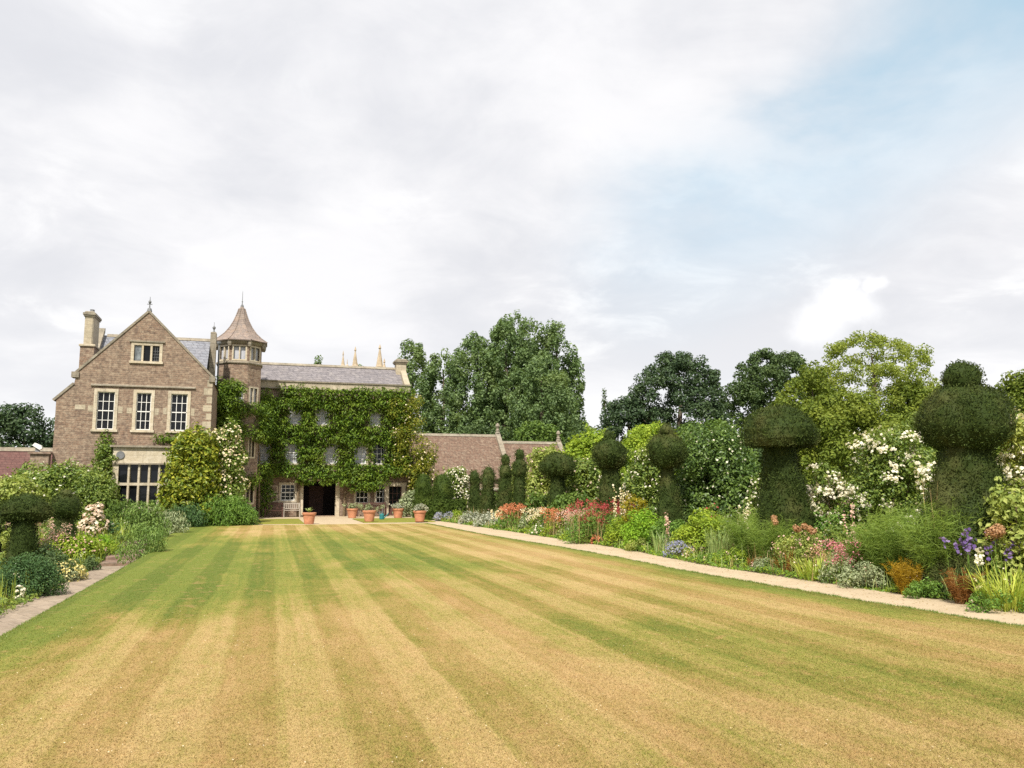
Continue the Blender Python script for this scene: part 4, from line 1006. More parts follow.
# right row, near to far
topiary('nearest giant yew with small knob on a wide squashed ball over a broad cone', 11.93, 11.95,
        [('base_cone', cone(1.1, 0.36, 0, 2.75, -0.03)), ('crown_ball', ball(0.8, 2.46, 3.66, 0.85)), ('top_knob', ball(0.33, 3.52, 4.08))], 0.05, 11)
topiary('great mushroom shaped yew with a domed flat cap on a tapering stem', 12.0, 17.4,
        [('base_cone', cone(0.82, 0.36, 0, 3.1, 0.0)), ('mushroom_cap', [(0.3, 2.92), (0.86, 2.86), (0.97, 3.02), (0.93, 3.26), (0.74, 3.54), (0.42, 3.73), (0.03, 3.82)])], 0.06, 12)
topiary('yew with a low button knob on a flattened drum and slim leaning cone', 12.0, 23.3,
        [('base_cone', cone(0.66, 0.14, 0, 2.75, -0.02)), ('crown_ball', ball(0.69, 2.45, 3.52, 0.85)), ('top_knob', ball(0.24, 3.4, 3.82))], 0.07, 13)
topiary('yew column with round ball and tiny knob behind the red valerian', 12.0, 27.8,
        [('base_column', cone(0.62, 0.28, 0, 2.75, 0.02)), ('crown_ball', ball(0.7, 2.5, 3.62, 0.9)), ('top_knob', ball(0.22, 3.5, 3.92))], 0.08, 14)
topiary('flat oval mushroom yew on a short narrow stem above the green dome shrub', 12.0, 33.5,
        [('base_cone', cone(0.6, 0.3, 0, 2.5)), ('crown_ball', ball(0.85, 2.33, 3.32, 0.8))], 0.09, 15)
topiary('slim far yew with ball and knob, tallest of the column yews', 12.0, 39.0,
        [('base_column', cone(0.5, 0.33, 0, 2.55, 0.05)), ('crown_ball', ball(0.52, 2.3, 3.35)), ('top_knob', ball(0.29, 3.2, 3.8))], 0.1, 16)
topiary('slender column yew with narrow rounded head left of the knobbed slim yew', 12.0, 41.6,
        [('base_column', cone(0.52, 0.42, 0, 2.4, 0.04)), ('crown_ball', ball(0.44, 2.2, 3.15)), ('top_knob', ball(0.3, 3.0, 3.66))], 0.1, 17)
topiary('short bulbous column yew, third of the far column group', 12.0, 45.0,
        [('base_column', cone(0.6, 0.4, 0, 2.1, 0.06)), ('crown_ball', ball(0.5, 1.9, 3.08))], 0.11, 18)
topiary('smallest farthest column yew at the end of the right row', 12.0, 47.9,
        [('base_column', cone(0.6, 0.42, 0, 2.1, 0.04)), ('crown_ball', ball(0.45, 1.9, 2.95))], 0.11, 19)
topiary('dark leaning column yew just before the white cascading rose', 11.75, 44.2,
        [('base_column', cone(0.5, 0.34, 0, 1.9, 0.06)), ('crown_ball', ball(0.38, 1.7, 2.65))], 0.11, 24)
topiary('clipped dome yew with a stepped base beside the white cascading rose', 10.9, 52.0,
        [('base_ring', [(0.84, 0), (0.86, 0.5), (0.84, 1.1), (0.05, 1.15)]), ('dome', [(0.7, 1.0), (0.72, 1.6), (0.66, 2.1), (0.48, 2.5), (0.25, 2.72), (0.03, 2.78)])], 0.11, 20, m='yew_light', group='dome yews by the house')
topiary('darker clipped dome yew nearer the house creeper', 10.05, 54.2,
        [('base_ring', [(0.7, 0), (0.72, 0.5), (0.7, 1.1), (0.05, 1.15)]), ('dome', [(0.6, 1.0), (0.62, 1.7), (0.55, 2.2), (0.4, 2.6), (0.2, 2.82), (0.03, 2.88)])], 0.11, 21, m='yew_light', group='dome yews by the house')
# left pair
topiary('small flat topped mushroom yew at the left by the stone path', -5.55, 23.0,
        [('base_cone', cone(0.42, 0.22, 0, 1.66, 0.02)), ('mushroom_cap', [(0.2, 1.5), (0.42, 1.5), (0.55, 1.66), (0.52, 1.86), (0.34, 2.04), (0.03, 2.1)])], 0.055, 22)
topiary('round topped yew ball with little knob on a wide cone beside the white pink rose', -5.75, 28.5,
        [('base_cone', cone(0.62, 0.2, 0, 1.4, 0.0)), ('crown_ball', ball(0.46, 1.2, 1.95, 0.9)), ('top_knob', ball(0.2, 1.84, 2.1))], 0.065, 23)

# ---------- border plants
def shrub_clumps(rg, x, y, z, w, h, top=0.6):
    """clump centres filling a rounded bush of width w and height h standing at x,y,z"""
    k = max(5, int(7 + 6 * h * w)); k = min(k, 40)
    C, Q = [], []
    for i in range(k):
        f = (i + 0.5) / k; a = i * 2.39996 + rg.random() * 0.7
        zz = z + h * (0.12 + 0.74 * f); r = 0.5 * w * math.sqrt(max(0.03, 1 - max(0, (f - 0.45) / 0.6) ** 2)) * (0.45 + 0.35 * rg.random())
        s = min(w * 0.5, h) * (0.24 + 0.18 * rg.random()) * (1.15 if f < 0.5 else 0.9)
        C.append((x + math.cos(a) * r, y + math.sin(a) * r * 0.9, zz)); Q.append((s * 1.15, s * 1.15, s * 0.95))
    return np.array(C), np.array(Q)

def add_blossoms(rg, o, C, Q, n, size, m, clus=False, low=-0.2):
    n = int(n * 2.3)
    i = rg.integers(0, len(C), n * 3); d = rdir(rg, n * 3)
    # leave blossoms only on the side of each clump that looks out of the bush
    mid = C.mean(0); ok = np.sum(d * unit(C[i] - mid + 1e-6 + np.array([0, 0, 0.15])), 1) > low
    i, d = i[ok][:n], d[ok][:n]
    p = C[i] + d * Q[i] * 1.17
    if clus:
        q = max(4, len(p) // 20); cen = p[:q]; j = rg.integers(0, q, len(p)); p = cen[j] + rg.normal(size=(len(p), 3)) * np.array([0.1, 0.1, 0.055]) * 1.0; d = d[j]
    nn = unit(d + np.array([0, 0, 0.35]) + rdir(rg, len(p)) * 0.5)
    V = np.concatenate([blossom_discs(rg, p, nn, size), blossom_discs(rg, p + rdir(rg, len(p)) * size * 0.25, unit(nn + rdir(rg, len(p))), size * 0.8)])
    quads_obj('blossoms', V, P[m], o, 5)

def stems_up(rg, o, x, y, z, w, h, n=5, r=0.012, m='woody'):
    mb = MB()
    for k in range(n):
        a = rg.random() * 6.28; q = w * 0.3 * rg.random()
        mb.tube([(x + 0.3 * q * math.cos(a), y + 0.3 * q * math.sin(a), z - 0.03), (x + 0.7 * q * math.cos(a), y + 0.7 * q * math.sin(a), z + h * 0.45), (x + q * 1.2 * math.cos(a), y + q * 1.2 * math.sin(a), z + h * 0.8)], [r, r * 0.8, r * 0.45], 5)
    mb.build('stems', M[m], o, fix=False)

KNAME = dict(mound='border_plant', valerian='valerian_plant', spikes='flower_spike_plant', blades='strap_leaved_plant', fennel='feathery_plant', alliums='allium_plant',
             irises='iris_plant', rose='rose_bush', shrub='shrub', cascade='rambling_rose', hedgelow='clipped_hedge')
KCAT = dict(mound='plant', valerian='valerian', spikes='flower', blades='plant', fennel='fennel', alliums='allium', irises='iris', rose='rose', shrub='shrub', cascade='rose', hedgelow='hedge')
GRP_R, GRP_L, GRP_B = 'flowering plants of the right border', 'plants of the left border', 'shrubs behind the right border'

def plant(i, k, x, y, w, h, label, leaf='green', flower=None, lsz=0.08, n=None, bn=60, dense=0, up=0, big=0, clus=0, stalks=0):
    rg = rng_of(1000 + i)
    if leaf == 'lavender': h *= 1.3; w *= 1.1
    if x < -3.4 and y < 36 and k in ('mound', 'valerian'): x += 0.3; h = h * 1.25 + 0.08; w *= 1.25
    elif x > 5 and k not in ('rose', 'shrub', 'cascade'): h = h * 1.12 + 0.04; w *= 1.25
    z = float(ground_z(x, y))
    grp = GRP_L if x < -1 else (GRP_B if k in ('rose', 'shrub') and x > 12.3 else GRP_R)
    o = thing(KNAME[k], label, KCAT[k], (x, y, z), grp)
    far = max(1.0, math.hypot(x, y) / 22.0)
    lm = L[leaf]
    if k == 'mound':
        C, Q = shrub_clumps(rg, x, y, z, w, h)
        sz = lsz * min(far, 1.6)
        V = clump_leaves(rg, C, Q, 1.0, sz, 0.3 if up else 0.5, 0.3, 0.4, droop=-1.2 if up else 0)
        quads_obj('foliage', V, lm, o)
        if flower: add_blossoms(rg, o, C, Q, int((190 if dense else 55) * max(0.35, w)), 0.042 * min(far, 1.7), flower)
    elif k == 'valerian':
        C, Q = shrub_clumps(rg, x, y, z, w, h * 0.72)
        quads_obj('foliage', clump_leaves(rg, C, Q * 0.9, 0.7, 0.075 * min(far, 1.5), 0.38, 0.35, 0.4), lm, o)
        m = int(46 * w / 0.8); B = disc_pts(rg, m, x, y, w * 0.46, w * 0.42)
        hh = h * (0.45 + 0.58 * rg.random(m) ** 0.7); az = rg.random(m) * 6.28
        strips_list = [strips(rg, B, az, hh, 0.1 + 0.18 * rg.random(m), np.full(m, 0.012 * far), 3, 0.2)]
        strips_obj('stems', strips_list, L['straw' if flower in ('red', 'coral') else 'green'], o)
        tips = strips_list[0][0].reshape(m, 4, 2, 3)[:, 3].mean(1)
        q = 16; p = np.repeat(tips, q, 0) + rg.normal(size=(m * q, 3)) * np.array([0.04, 0.04, 0.035]) * (0.8 + 0.3 * far)
        quads_obj('blossoms', blossom_discs(rg, p, unit(rdir(rg, m * q) + np.array([0, -0.3, 0.6])), 0.027 * min(far, 1.7)), P[flower], o, 5)
    elif k in ('spikes', 'irises'):
        m = n or 9
        mb = 16 if k == 'spikes' else 26
        B = disc_pts(rg, mb * 2, x, y, w * 0.4, w * 0.4); hh = h * (0.35 + 0.3 * rg.random(mb * 2))
        strips_obj('leaves', [strips(rg, B, rg.random(mb * 2) * 6.28, hh, 0.15 + 0.35 * rg.random(mb * 2), np.full(mb * 2, 0.022 * far), 4, 0.5)], lm, o)
        B = disc_pts(rg, m, x, y, w * 0.42, w * 0.4); hh = h * (0.78 + 0.24 * rg.random(m)); VF = strips(rg, B, rg.random(m) * 6.28, hh, 0.03 + 0.07 * rg.random(m), np.full(m, 0.014 * far), 4, 0.2)
        strips_obj('stems', [VF], L['green'], o)
        ctr = VF[0].reshape(m, 5, 2, 3).mean(2)
        q = 26 if k == 'spikes' else 9
        f = (0.55 + 0.47 * rg.random((m, q))) if k == 'spikes' else (0.82 + 0.2 * rg.random((m, q)))
        b0 = ctr[:, 2][:, None]; b1 = ctr[:, 4][:, None]
        p = (b0 + (b1 - b0) * ((f - 0.5) / 0.5)[:, :, None]).reshape(-1, 3) + rg.normal(size=(m * q, 3)) * (0.022 if k == 'spikes' else 0.035)
        quads_obj('blossoms', blossom_discs(rg, p, unit(rdir(rg, m * q) + np.array([-0.2, -0.5, 0.2])), (0.045 if k == 'spikes' else 0.06) * min(far, 1.5)), P[flower], o, 5)
    elif k == 'blades':
        m = int((150 if dense else 80) * max(0.6, w)); B = disc_pts(rg, m, x, y, w * 0.28, w * 0.28)
        az = np.arctan2(B[:, 1] - y, B[:, 0] - x) + rg.normal(size=m) * 0.6
        ln = h * (0.7 + 0.55 * rg.random(m)); lean = (0.12 + 0.25 * rg.random(m)) if leaf == 'iris' else (0.2 + 0.55 * rg.random(m))
        strips_obj('leaves', [strips(rg, B, az, ln, lean, 0.016 + 0.014 * rg.random(m), 5, 0.75)], lm, o)
    elif k == 'fennel':
        m = int(70 * max(0.5, w * h) * (1.5 if dense else 1.2)) + 25
        B = disc_pts(rg, m, x, y, w * 0.2, w * 0.2); az = np.arctan2(B[:, 1] - y, B[:, 0] - x) + rg.normal(size=m) * 0.8
        hh = h * (0.45 + 0.58 * rg.random(m)); VF = strips(rg, B, az, hh, 0.08 + 0.4 * rg.random(m), np.full(m, 0.01), 4, 0.35)
        strips_obj('stems', [VF], lm, o)
        ctr = VF[0].reshape(m, 5, 2, 3).mean(2)
        q = 60; seg = 0.25 + 0.75 * rg.random((m, q)); fi = np.clip((seg * 4).astype(int), 0, 3); ff = seg * 4 - fi
        r_ = np.arange(m)[:, None]
        p = ctr[r_, fi] * (1 - ff[..., None]) + ctr[r_, fi + 1] * ff[..., None]
        p = p.reshape(-1, 3); kq = len(p)
        d = unit(rdir(rg, kq) * np.array([1, 1, 0.6]) + np.array([0, 0, 0.25])); ln = h * (0.05 + 0.09 * rg.random((kq, 1)))
        sd_ = unit(np.cross(d, rdir(rg, kq))) * 0.0035
        V = np.stack([p - sd_, p + sd_, p + d * ln + sd_ * 0.4, p + d * ln - sd_ * 0.4], 1).reshape(-1, 3)
        quads_obj('fronds', V, lm, o)
        if stalks:
            B = disc_pts(rg, 9, x, y, w * 0.4, 0.3); VF = strips(rg, B, rg.random(9) * 6.28, h * (0.95 + 0.25 * rg.random(9)), 0.05 + 0.1 * rg.random(9), np.full(9, 0.016), 4, 0.2)
            strips_obj('dry_stalks', [VF], L['straw'], o)
    elif k == 'alliums':
        m = n or 4; B = disc_pts(rg, m, x, y, w * 0.5, w * 0.35); hh = h * (0.82 + 0.15 * rg.random(m))
        VF = strips(rg, B, rg.random(m) * 6.28, hh, 0.02 + 0.06 * rg.random(m), np.full(m, 0.016), 4, 0.2); strips_obj('stems', [VF], L['green'], o)
        tips = VF[0].reshape(m, 5, 2, 3)[:, 4].mean(1)
        for tpt in tips:
            rr = 0.1 if big else 0.075; kq = 150; d = rdir(rg, kq); p = tpt + d * rr * (0.6 + 0.45 * rg.random((kq, 1)))
            quads_obj('seedhead', blossom_discs(rg, p, unit(d + 0.5 * rdir(rg, kq)), 0.03), P[flower], o, 5)
        B = disc_pts(rg, 24, x, y, w * 0.4, w * 0.4); strips_obj('leaves', [strips(rg, B, rg.random(24) * 6.28, h * (0.3 + 0.3 * rg.random(24)), 0.2 + 0.5 * rg.random(24), np.full(24, 0.02), 4, 0.7)], L['iris'], o)
    elif k in ('rose', 'shrub', 'cascade'):
        C, Q = shrub_clumps(rg, x, y, z, w, h)
        sz = (lsz if k == 'shrub' else 0.085) * (min(far, 2.0) if lsz < 0.12 else 1.0)
        quads_obj('foliage', clump_leaves(rg, C, Q, 1.05, sz, 0.6, 0.3, 0.35), lm, o)
        stems_up(rg, o, x, y, z, w, h, 6, 0.02)
        # loose arching shoots break the outline
        m = int(6 + 5 * w * h); ii = rg.integers(0, len(C), m); B = C[ii]
        VF = strips(rg, B, rg.random(m) * 6.28, Q[ii, 2] * (1.3 + 0.8 * rg.random(m)), 0.3 + 0.6 * rg.random(m), np.full(m, 0.012 * far), 4, 0.5)
        ctr = VF[0].reshape(m, 5, 2, 3).mean(2); q = 14; f = rg.integers(1, 5, (m, q)); p = ctr[np.arange(m)[:, None], f].reshape(-1, 3) + rg.normal(size=(m * q, 3)) * sz * 0.5
        strips_obj('sprays', [VF, (leaf_quads(rg, p, unit(rdir(rg, m * q) + np.array([0, 0, 0.6])), sz, sz * 0.55), np.arange(m * q * 4).reshape(-1, 4))], lm, o)
        if flower:
            add_blossoms(rg, o, C, Q, int(bn * (3.2 if clus else 1.5)), (0.07 if y < 20 else 0.07 if y < 32 else 0.11), flower, bool(clus))
    elif k == 'hedgelow':
        A = rg.random((2600, 3)); p = np.stack([x - w / 2 + A[:, 0] * w, y - 0.25 + A[:, 1] * 0.5, z + A[:, 2] * h], 1)
        ax = rg.integers(0, 4, 2600)
        p[ax == 0, 2] = z + h; p[ax == 1, 1] = y - 0.25; p[ax == 2, 0] = x - w / 2 * np.sign(A[ax == 2, 0] - 0.5); p += rg.normal(size=p.shape) * 0.025
        quads_obj('foliage', leaf_quads(rg, p, rdir(rg, 2600), 0.12, 0.07), lm, o)
        mb = MB(); mb.chbox(x - w / 2 + 0.05, x + w / 2 - 0.05, y - 0.2, y + 0.2, z, z + h - 0.05, 0.04); mb.build('clipped_body', lm, o)
    return o

PLANTS = [
    dict(k='mound', x=10.40, y=48.23, w=1.29, h=0.40, label='low blue grey catmint mound at the far end of the right border', leaf='bluegrey', flower='blue', lsz=0.06),
    dict(k='mound', x=10.70, y=46.66, w=0.68, h=0.56, label='yellow green rounded tuft between the blue catmint and silver foliage', leaf='lime', lsz=0.07),
    dict(k='mound', x=10.60, y=43.37, w=0.96, h=0.59, label='first soft silver cushion plant beyond the yellow tuft at the path', leaf='silver', lsz=0.08),
    dict(k='mound', x=10.70, y=40.04, w=0.99, h=0.62, label='larger silver grey leafy cushion beside the path, before the column yews', leaf='silver', lsz=0.09),
    dict(k='spikes', x=10.80, y=38.22, w=0.76, h=0.81, label='pale cream flower spikes rising beside the silver cushion', leaf='greygreen', flower='cream'),
    dict(k='valerian', x=11.00, y=36.58, w=1.19, h=0.99, label='coral red valerian haze below the smallest column yews', leaf='green', flower='coral'),
    dict(k='mound', x=10.90, y=34.31, w=0.60, h=0.69, label='grey green felted tuft right of the far coral valerian', leaf='greygreen', lsz=0.08),
    dict(k='mound', x=10.90, y=32.05, w=0.89, h=0.36, label='low green mat with tiny white daisies by the path edge', leaf='green', flower='white', lsz=0.06),
    dict(k='valerian', x=11.00, y=30.89, w=0.86, h=0.95, label='salmon valerian in front of the green dome shrub', leaf='lime', flower='coral'),
    dict(k='valerian', x=11.00, y=28.81, w=0.95, h=0.93, label='thin pale pink valerian left of the big red one', leaf='greygreen', flower='palepink'),
    dict(k='valerian', x=11.10, y=26.67, w=1.78, h=1.26, label='big mass of deep red valerian flowers by the path', leaf='green', flower='red'),
    dict(k='mound', x=10.75, y=26.21, w=0.33, h=0.24, label='tiny tuft of coral flowers spilling to the path under the red valerian', leaf='green', flower='coral', lsz=0.05, dense=1),
    dict(k='spikes', x=11.30, y=25.35, w=0.39, h=1.73, label='tall cream lupin spires right of the red valerian', leaf='greygreen', flower='cream'),
    dict(k='mound', x=11.60, y=24.84, w=0.84, h=1.61, label='golden yellow leaved shrub behind the bright green dome', leaf='golden', lsz=0.09),
    dict(k='mound', x=11.00, y=23.22, w=0.97, h=1.11, label='bright green feathery dome right beside the gravel path', leaf='bright', lsz=0.07),
    dict(k='blades', x=10.90, y=21.79, w=0.63, h=0.61, label='cluster of grey sword leaves right of the bright green dome', leaf='iris'),
    dict(k='spikes', x=11.10, y=21.72, w=0.23, h=1.06, label='single pink foxglove spire above the sword leaves', leaf='greygreen', flower='palepink', n=3),
    dict(k='mound', x=10.75, y=20.44, w=0.70, h=0.33, label='low cushion of lavender blue flowers at the path edge', leaf='greygreen', flower='blue', lsz=0.05, dense=1),
    dict(k='mound', x=10.60, y=19.51, w=0.31, h=0.27, label='pale cream lime tuft leaning over the path by the blue cushion', leaf='lime', flower='cream', lsz=0.05),
    dict(k='mound', x=11.70, y=20.42, w=1.20, h=1.10, label='yellow green rounded shrub in front of the white climbing rose', leaf='lime', lsz=0.09),
    dict(k='mound', x=12.60, y=21.85, w=0.41, h=1.39, label='small red flowered bush peeping above the yellow green shrub', leaf='rose', flower='red', lsz=0.09),
    dict(k='blades', x=11.20, y=19.07, w=0.71, h=0.71, label='upright green sword leaves left of the feathery bronze fennel', leaf='iris', dense=1),
    dict(k='mound', x=10.75, y=18.49, w=0.89, h=0.24, label='low dark green cushion overhanging the path under the sword leaves', leaf='green', lsz=0.05),
    dict(k='fennel', x=11.50, y=18.00, w=1.27, h=1.27, label='tall misty green fennel in front of the mushroom yew', leaf='fennel'),
    dict(k='fennel', x=10.75, y=16.74, w=0.59, h=0.24, label='orange brown withered fern clump at the path edge', leaf='bronze'),
    dict(k='mound', x=10.70, y=16.33, w=0.49, h=0.24, label='low grey green mat right of the orange brown fern', leaf='greygreen', lsz=0.05),
    dict(k='alliums', x=11.30, y=16.64, w=0.37, h=1.10, label='pair of brown allium seedheads before the mushroom yew stem', leaf='straw', flower='buff', n=3),
    dict(k='alliums', x=11.10, y=15.56, w=0.47, h=0.93, label='group of tan allium seedheads right of the mushroom yew', leaf='straw', flower='buff', n=5),
    dict(k='blades', x=10.90, y=15.80, w=0.48, h=0.55, label='reddish thin grassy tuft left of the yellow daylily leaves', leaf='bronze'),
    dict(k='blades', x=10.75, y=14.61, w=0.89, h=0.48, label='arching yellow green daylily leaves beside the pink valerian', leaf='daylily', dense=1),
    dict(k='rose', x=12.20, y=15.33, w=1.34, h=1.07, label='low rose bush with cream flowers behind the pink valerian', leaf='rose', flower='cream', bn=26),
    dict(k='spikes', x=11.60, y=14.52, w=0.16, h=1.43, label='slim pale pink foxglove spires before the low cream rose', leaf='greygreen', flower='palepink', n=3),
    dict(k='valerian', x=10.85, y=13.96, w=0.70, h=0.68, label='bright pink valerian clump by the path between daylily and fennel', leaf='greygreen', flower='pink'),
    dict(k='mound', x=10.75, y=13.18, w=0.67, h=0.36, label='grey green leafy low plant right of the pink valerian', leaf='greygreen', lsz=0.06),
    dict(k='fennel', x=11.50, y=13.11, w=1.25, h=1.31, label='big soft green fennel plume left of the nearest yew', leaf='fennel', dense=1),
    dict(k='fennel', x=10.75, y=12.13, w=0.56, h=0.56, label='small yellow ferny clump glowing at the path edge', leaf='yellowfern'),
    dict(k='fennel', x=11.40, y=11.95, w=1.02, h=1.49, label='tall green fennel with dry stalks before the nearest yew', leaf='fennel', dense=1, stalks=1),
    dict(k='fennel', x=10.75, y=10.90, w=0.54, h=0.50, label='rusty bronze fern beside the path below the purple irises', leaf='bronze'),
    dict(k='irises', x=11.10, y=11.13, w=0.59, h=0.99, label='purple iris flowers on upright stems right of the fennel', leaf='iris', flower='violet', n=9),
    dict(k='irises', x=11.00, y=10.81, w=0.19, h=0.75, label='single white flower spray next to the purple irises', leaf='iris', flower='white', n=4),
    dict(k='alliums', x=11.30, y=10.91, w=0.55, h=1.09, label='three large tan pink allium heads under the right edge shrub', leaf='straw', flower='buff', n=4, big=1),
    dict(k='blades', x=10.90, y=10.22, w=1.07, h=0.65, label='broad arching strap leaves by the path at the right edge', leaf='daylily', dense=1),
    dict(k='mound', x=10.80, y=10.63, w=0.25, h=0.37, label='small peach flowered tuft beside the bronze fern', leaf='green', flower='cream', lsz=0.05),
    dict(k='irises', x=11.60, y=10.79, w=0.58, h=0.87, label='sparse dark violet flowers in shade at the right edge', leaf='iris', flower='violet', n=5),
    dict(k='mound', x=10.65, y=10.11, w=0.90, h=0.24, label='low green fringe under the strap leaves at the right edge', leaf='green', lsz=0.05),
    dict(k='mound', x=10.70, y=11.65, w=0.50, h=0.24, label='low green ferny fringe between the yellow and bronze ferns', leaf='green', lsz=0.05),
    dict(k='mound', x=10.80, y=28.31, w=1.44, h=0.24, label='low pale green fringe under the thin pale pink valerian', leaf='lime', lsz=0.06),
    dict(k='mound', x=11.60, y=15.42, w=0.86, h=0.52, label='mixed brownish seed stems and leaves behind the daylily', leaf='straw', lsz=0.06),
    dict(k='mound', x=12.00, y=14.21, w=1.01, h=0.70, label='leafy green perennial between pink valerian and big fennel', leaf='green', lsz=0.07),
    dict(k='mound', x=12.00, y=19.62, w=1.06, h=0.75, label='olive leafy perennial behind the sword leaves and fennel', leaf='rose', lsz=0.07),
    dict(k='shrub', x=11.70, y=35.21, w=1.33, h=1.71, label='small rounded olive shrub right of the last column yew', leaf='hedge', lsz=0.09),
    dict(k='shrub', x=12.00, y=31.98, w=2.28, h=1.64, label='green dome shrub at the foot of the flat mushroom yew', leaf='hedge', lsz=0.09),
    dict(k='rose', x=14.20, y=41.53, w=2.33, h=4.42, label='pale green rambling rose with small blush flowers left of the flat mushroom yew', leaf='rose_pale', flower='blush', bn=60),
    dict(k='shrub', x=15.90, y=39.66, w=3.19, h=5.17, label='tall yellow green tree shrub rising behind the garden wall', leaf='lime', lsz=0.16),
    dict(k='rose', x=13.70, y=34.57, w=2.50, h=3.48, label='white rose scattered with blossoms between flat mushroom and column yew', leaf='rose', flower='blush', bn=60),
    dict(k='rose', x=14.00, y=28.99, w=1.76, h=3.78, label='climbing rose with bands of white blossom left of the flat capped yew', leaf='rose', flower='white', bn=110),
    dict(k='rose', x=14.20, y=24.40, w=3.19, h=4.07, label='broad dark green climbing rose with scattered white blossom', leaf='rose_dark', flower='white', bn=70),
    dict(k='rose', x=13.60, y=17.85, w=1.11, h=2.75, label='rose with big white flower trusses right of the mushroom yew', leaf='rose', flower='white', bn=150, clus=1),
    dict(k='rose', x=13.80, y=15.93, w=2.05, h=3.55, label='tall yellow green rose arching with white clusters left of nearest yew', leaf='rose', flower='white', bn=200, clus=1),
    dict(k='rose', x=12.90, y=11.44, w=1.24, h=3.35, label='tall rose topped with white blossom right of the nearest yew', leaf='rose_pale', flower='white', bn=220, clus=1),
    dict(k='shrub', x=12.00, y=10.98, w=1.40, h=2.00, label='pale leaved shrub at the right edge beside the nearest yew', leaf='rose_pale', lsz=0.1),
    dict(k='shrub', x=14.40, y=32.16, w=1.43, h=2.63, label='green shrub glimpsed between the two tallest middle yews', leaf='green', lsz=0.1),
    dict(k='shrub', x=14.80, y=23.45, w=1.93, h=2.92, label='leafy green bush behind the mushroom yew', leaf='rose_dark', lsz=0.1),
    dict(k='shrub', x=14.00, y=45.36, w=1.48, h=3.78, label='pale green bush behind the column yews below the barn roof', leaf='rose_pale', lsz=0.1),
    dict(k='shrub', x=13.20, y=16.54, w=1.64, h=1.57, label='dense green bush beneath the white flower trusses', leaf='green', lsz=0.09),
    dict(k='shrub', x=13.20, y=24.88, w=1.32, h=1.47, label='dark leafy bush at the foot of the dark climbing rose', leaf='rose_dark', lsz=0.09),
    dict(k='shrub', x=14.40, y=15.88, w=1.39, h=2.03, label='deep green bush filling the gap left of the nearest yew', leaf='rose_dark', lsz=0.1),
    dict(k='shrub', x=12.80, y=27.09, w=1.41, h=1.27, label='dark shrub between the red valerian and the flat capped yew', leaf='rose_dark', lsz=0.09),
    dict(k='shrub', x=13.30, y=47.73, w=1.19, h=1.68, label='small olive shrub filling between the far column yews', leaf='hedge', lsz=0.09),
    dict(k='cascade', x=11.99, y=53.00, w=1.95, h=3.54, label='white rambling rose cascading beside the clipped dome yew', leaf='rose', flower='white', bn=260),
    dict(k='mound', x=9.89, y=56.60, w=1.77, h=1.53, label='grey green bushy shrub right of the glazed side door', leaf='greygreen', lsz=0.12),
    dict(k='hedgelow', x=10.49, y=49.80, w=2.18, h=1.02, label='low clipped hedge in front of the two dome yews', leaf='yew_light'),
    dict(k='mound', x=-5.00, y=20.05, w=1.05, h=0.63, label='dark green dense bush at the near left by the stone path', leaf='darkbush', lsz=0.05),
    dict(k='mound', x=-4.85, y=18.94, w=0.16, h=0.24, label='white flowered tuft on the left picture edge by the path', leaf='greygreen', flower='white', lsz=0.05),
    dict(k='mound', x=-5.30, y=23.20, w=1.08, h=0.59, label='blue grey bushy plant behind the dark near left bush', leaf='darkblue', lsz=0.06),
    dict(k='mound', x=-4.95, y=23.19, w=0.84, h=0.29, label='low mound of pale yellow flowers beside the stone path', leaf='greygreen', flower='yellow', lsz=0.05, dense=1),
    dict(k='mound', x=-5.00, y=25.89, w=0.78, h=0.24, label='small dark blue green cushion bordering the stone path', leaf='darkblue', lsz=0.05),
    dict(k='mound', x=-5.00, y=29.24, w=1.07, h=0.24, label='low lime green cushion by the start of the steps', leaf='lime', lsz=0.05),
    dict(k='mound', x=-5.30, y=29.64, w=1.09, h=0.34, label='fresh green leafy mound left of the brick steps', leaf='bright', lsz=0.08),
    dict(k='mound', x=-5.70, y=28.13, w=1.14, h=0.66, label='light green clump with a few salmon flowers before the round topped yew', leaf='lime', flower='palepink', lsz=0.08),
    dict(k='valerian', x=-5.60, y=23.85, w=0.76, h=1.08, label='pink flowered tall clump before the flat topped left yew', leaf='greygreen', flower='palepink'),
    dict(k='mound', x=-6.20, y=23.99, w=0.76, h=1.11, label='pale green leafy plant at the left picture edge', leaf='rose_pale', lsz=0.08),
    dict(k='rose', x=-5.70, y=32.72, w=0.85, h=1.45, label='rounded bush covered in white pink roses near the brick steps', leaf='rose', flower='blush', bn=150),
    dict(k='mound', x=-4.60, y=34.50, w=1.29, h=0.82, label='soft green lavender mound left of the brick path', leaf='lavender', lsz=0.09, up=1),
    dict(k='mound', x=-6.19, y=42.00, w=1.47, h=1.44, label='green shrub at the foot of the stone bay window, left part', leaf='hedge', lsz=0.1, up=1),
    dict(k='mound', x=-4.11, y=38.00, w=2.10, h=0.92, label='broad silvery green lavender mound between brick path and lawn', leaf='greygreen', lsz=0.09, up=1),
    dict(k='mound', x=-3.25, y=26.47, w=1.22, h=0.83, label='nearest lavender mound overhanging the lawn edge', leaf='lavender', lsz=0.08, up=1),
    dict(k='mound', x=-3.59, y=43.50, w=1.94, h=1.03, label='dark green bushy shrub under the yellow magnolia', leaf='darkbush', lsz=0.1, up=1),
    dict(k='mound', x=-1.99, y=45.20, w=3.27, h=1.45, label='broad green low shrub at the lawn corner before the turret', leaf='green', lsz=0.1, up=1),
    dict(k='mound', x=-0.96, y=46.00, w=1.57, h=0.97, label='dense low shrub ending the bed beside the grass plot', leaf='darkbush', lsz=0.1),
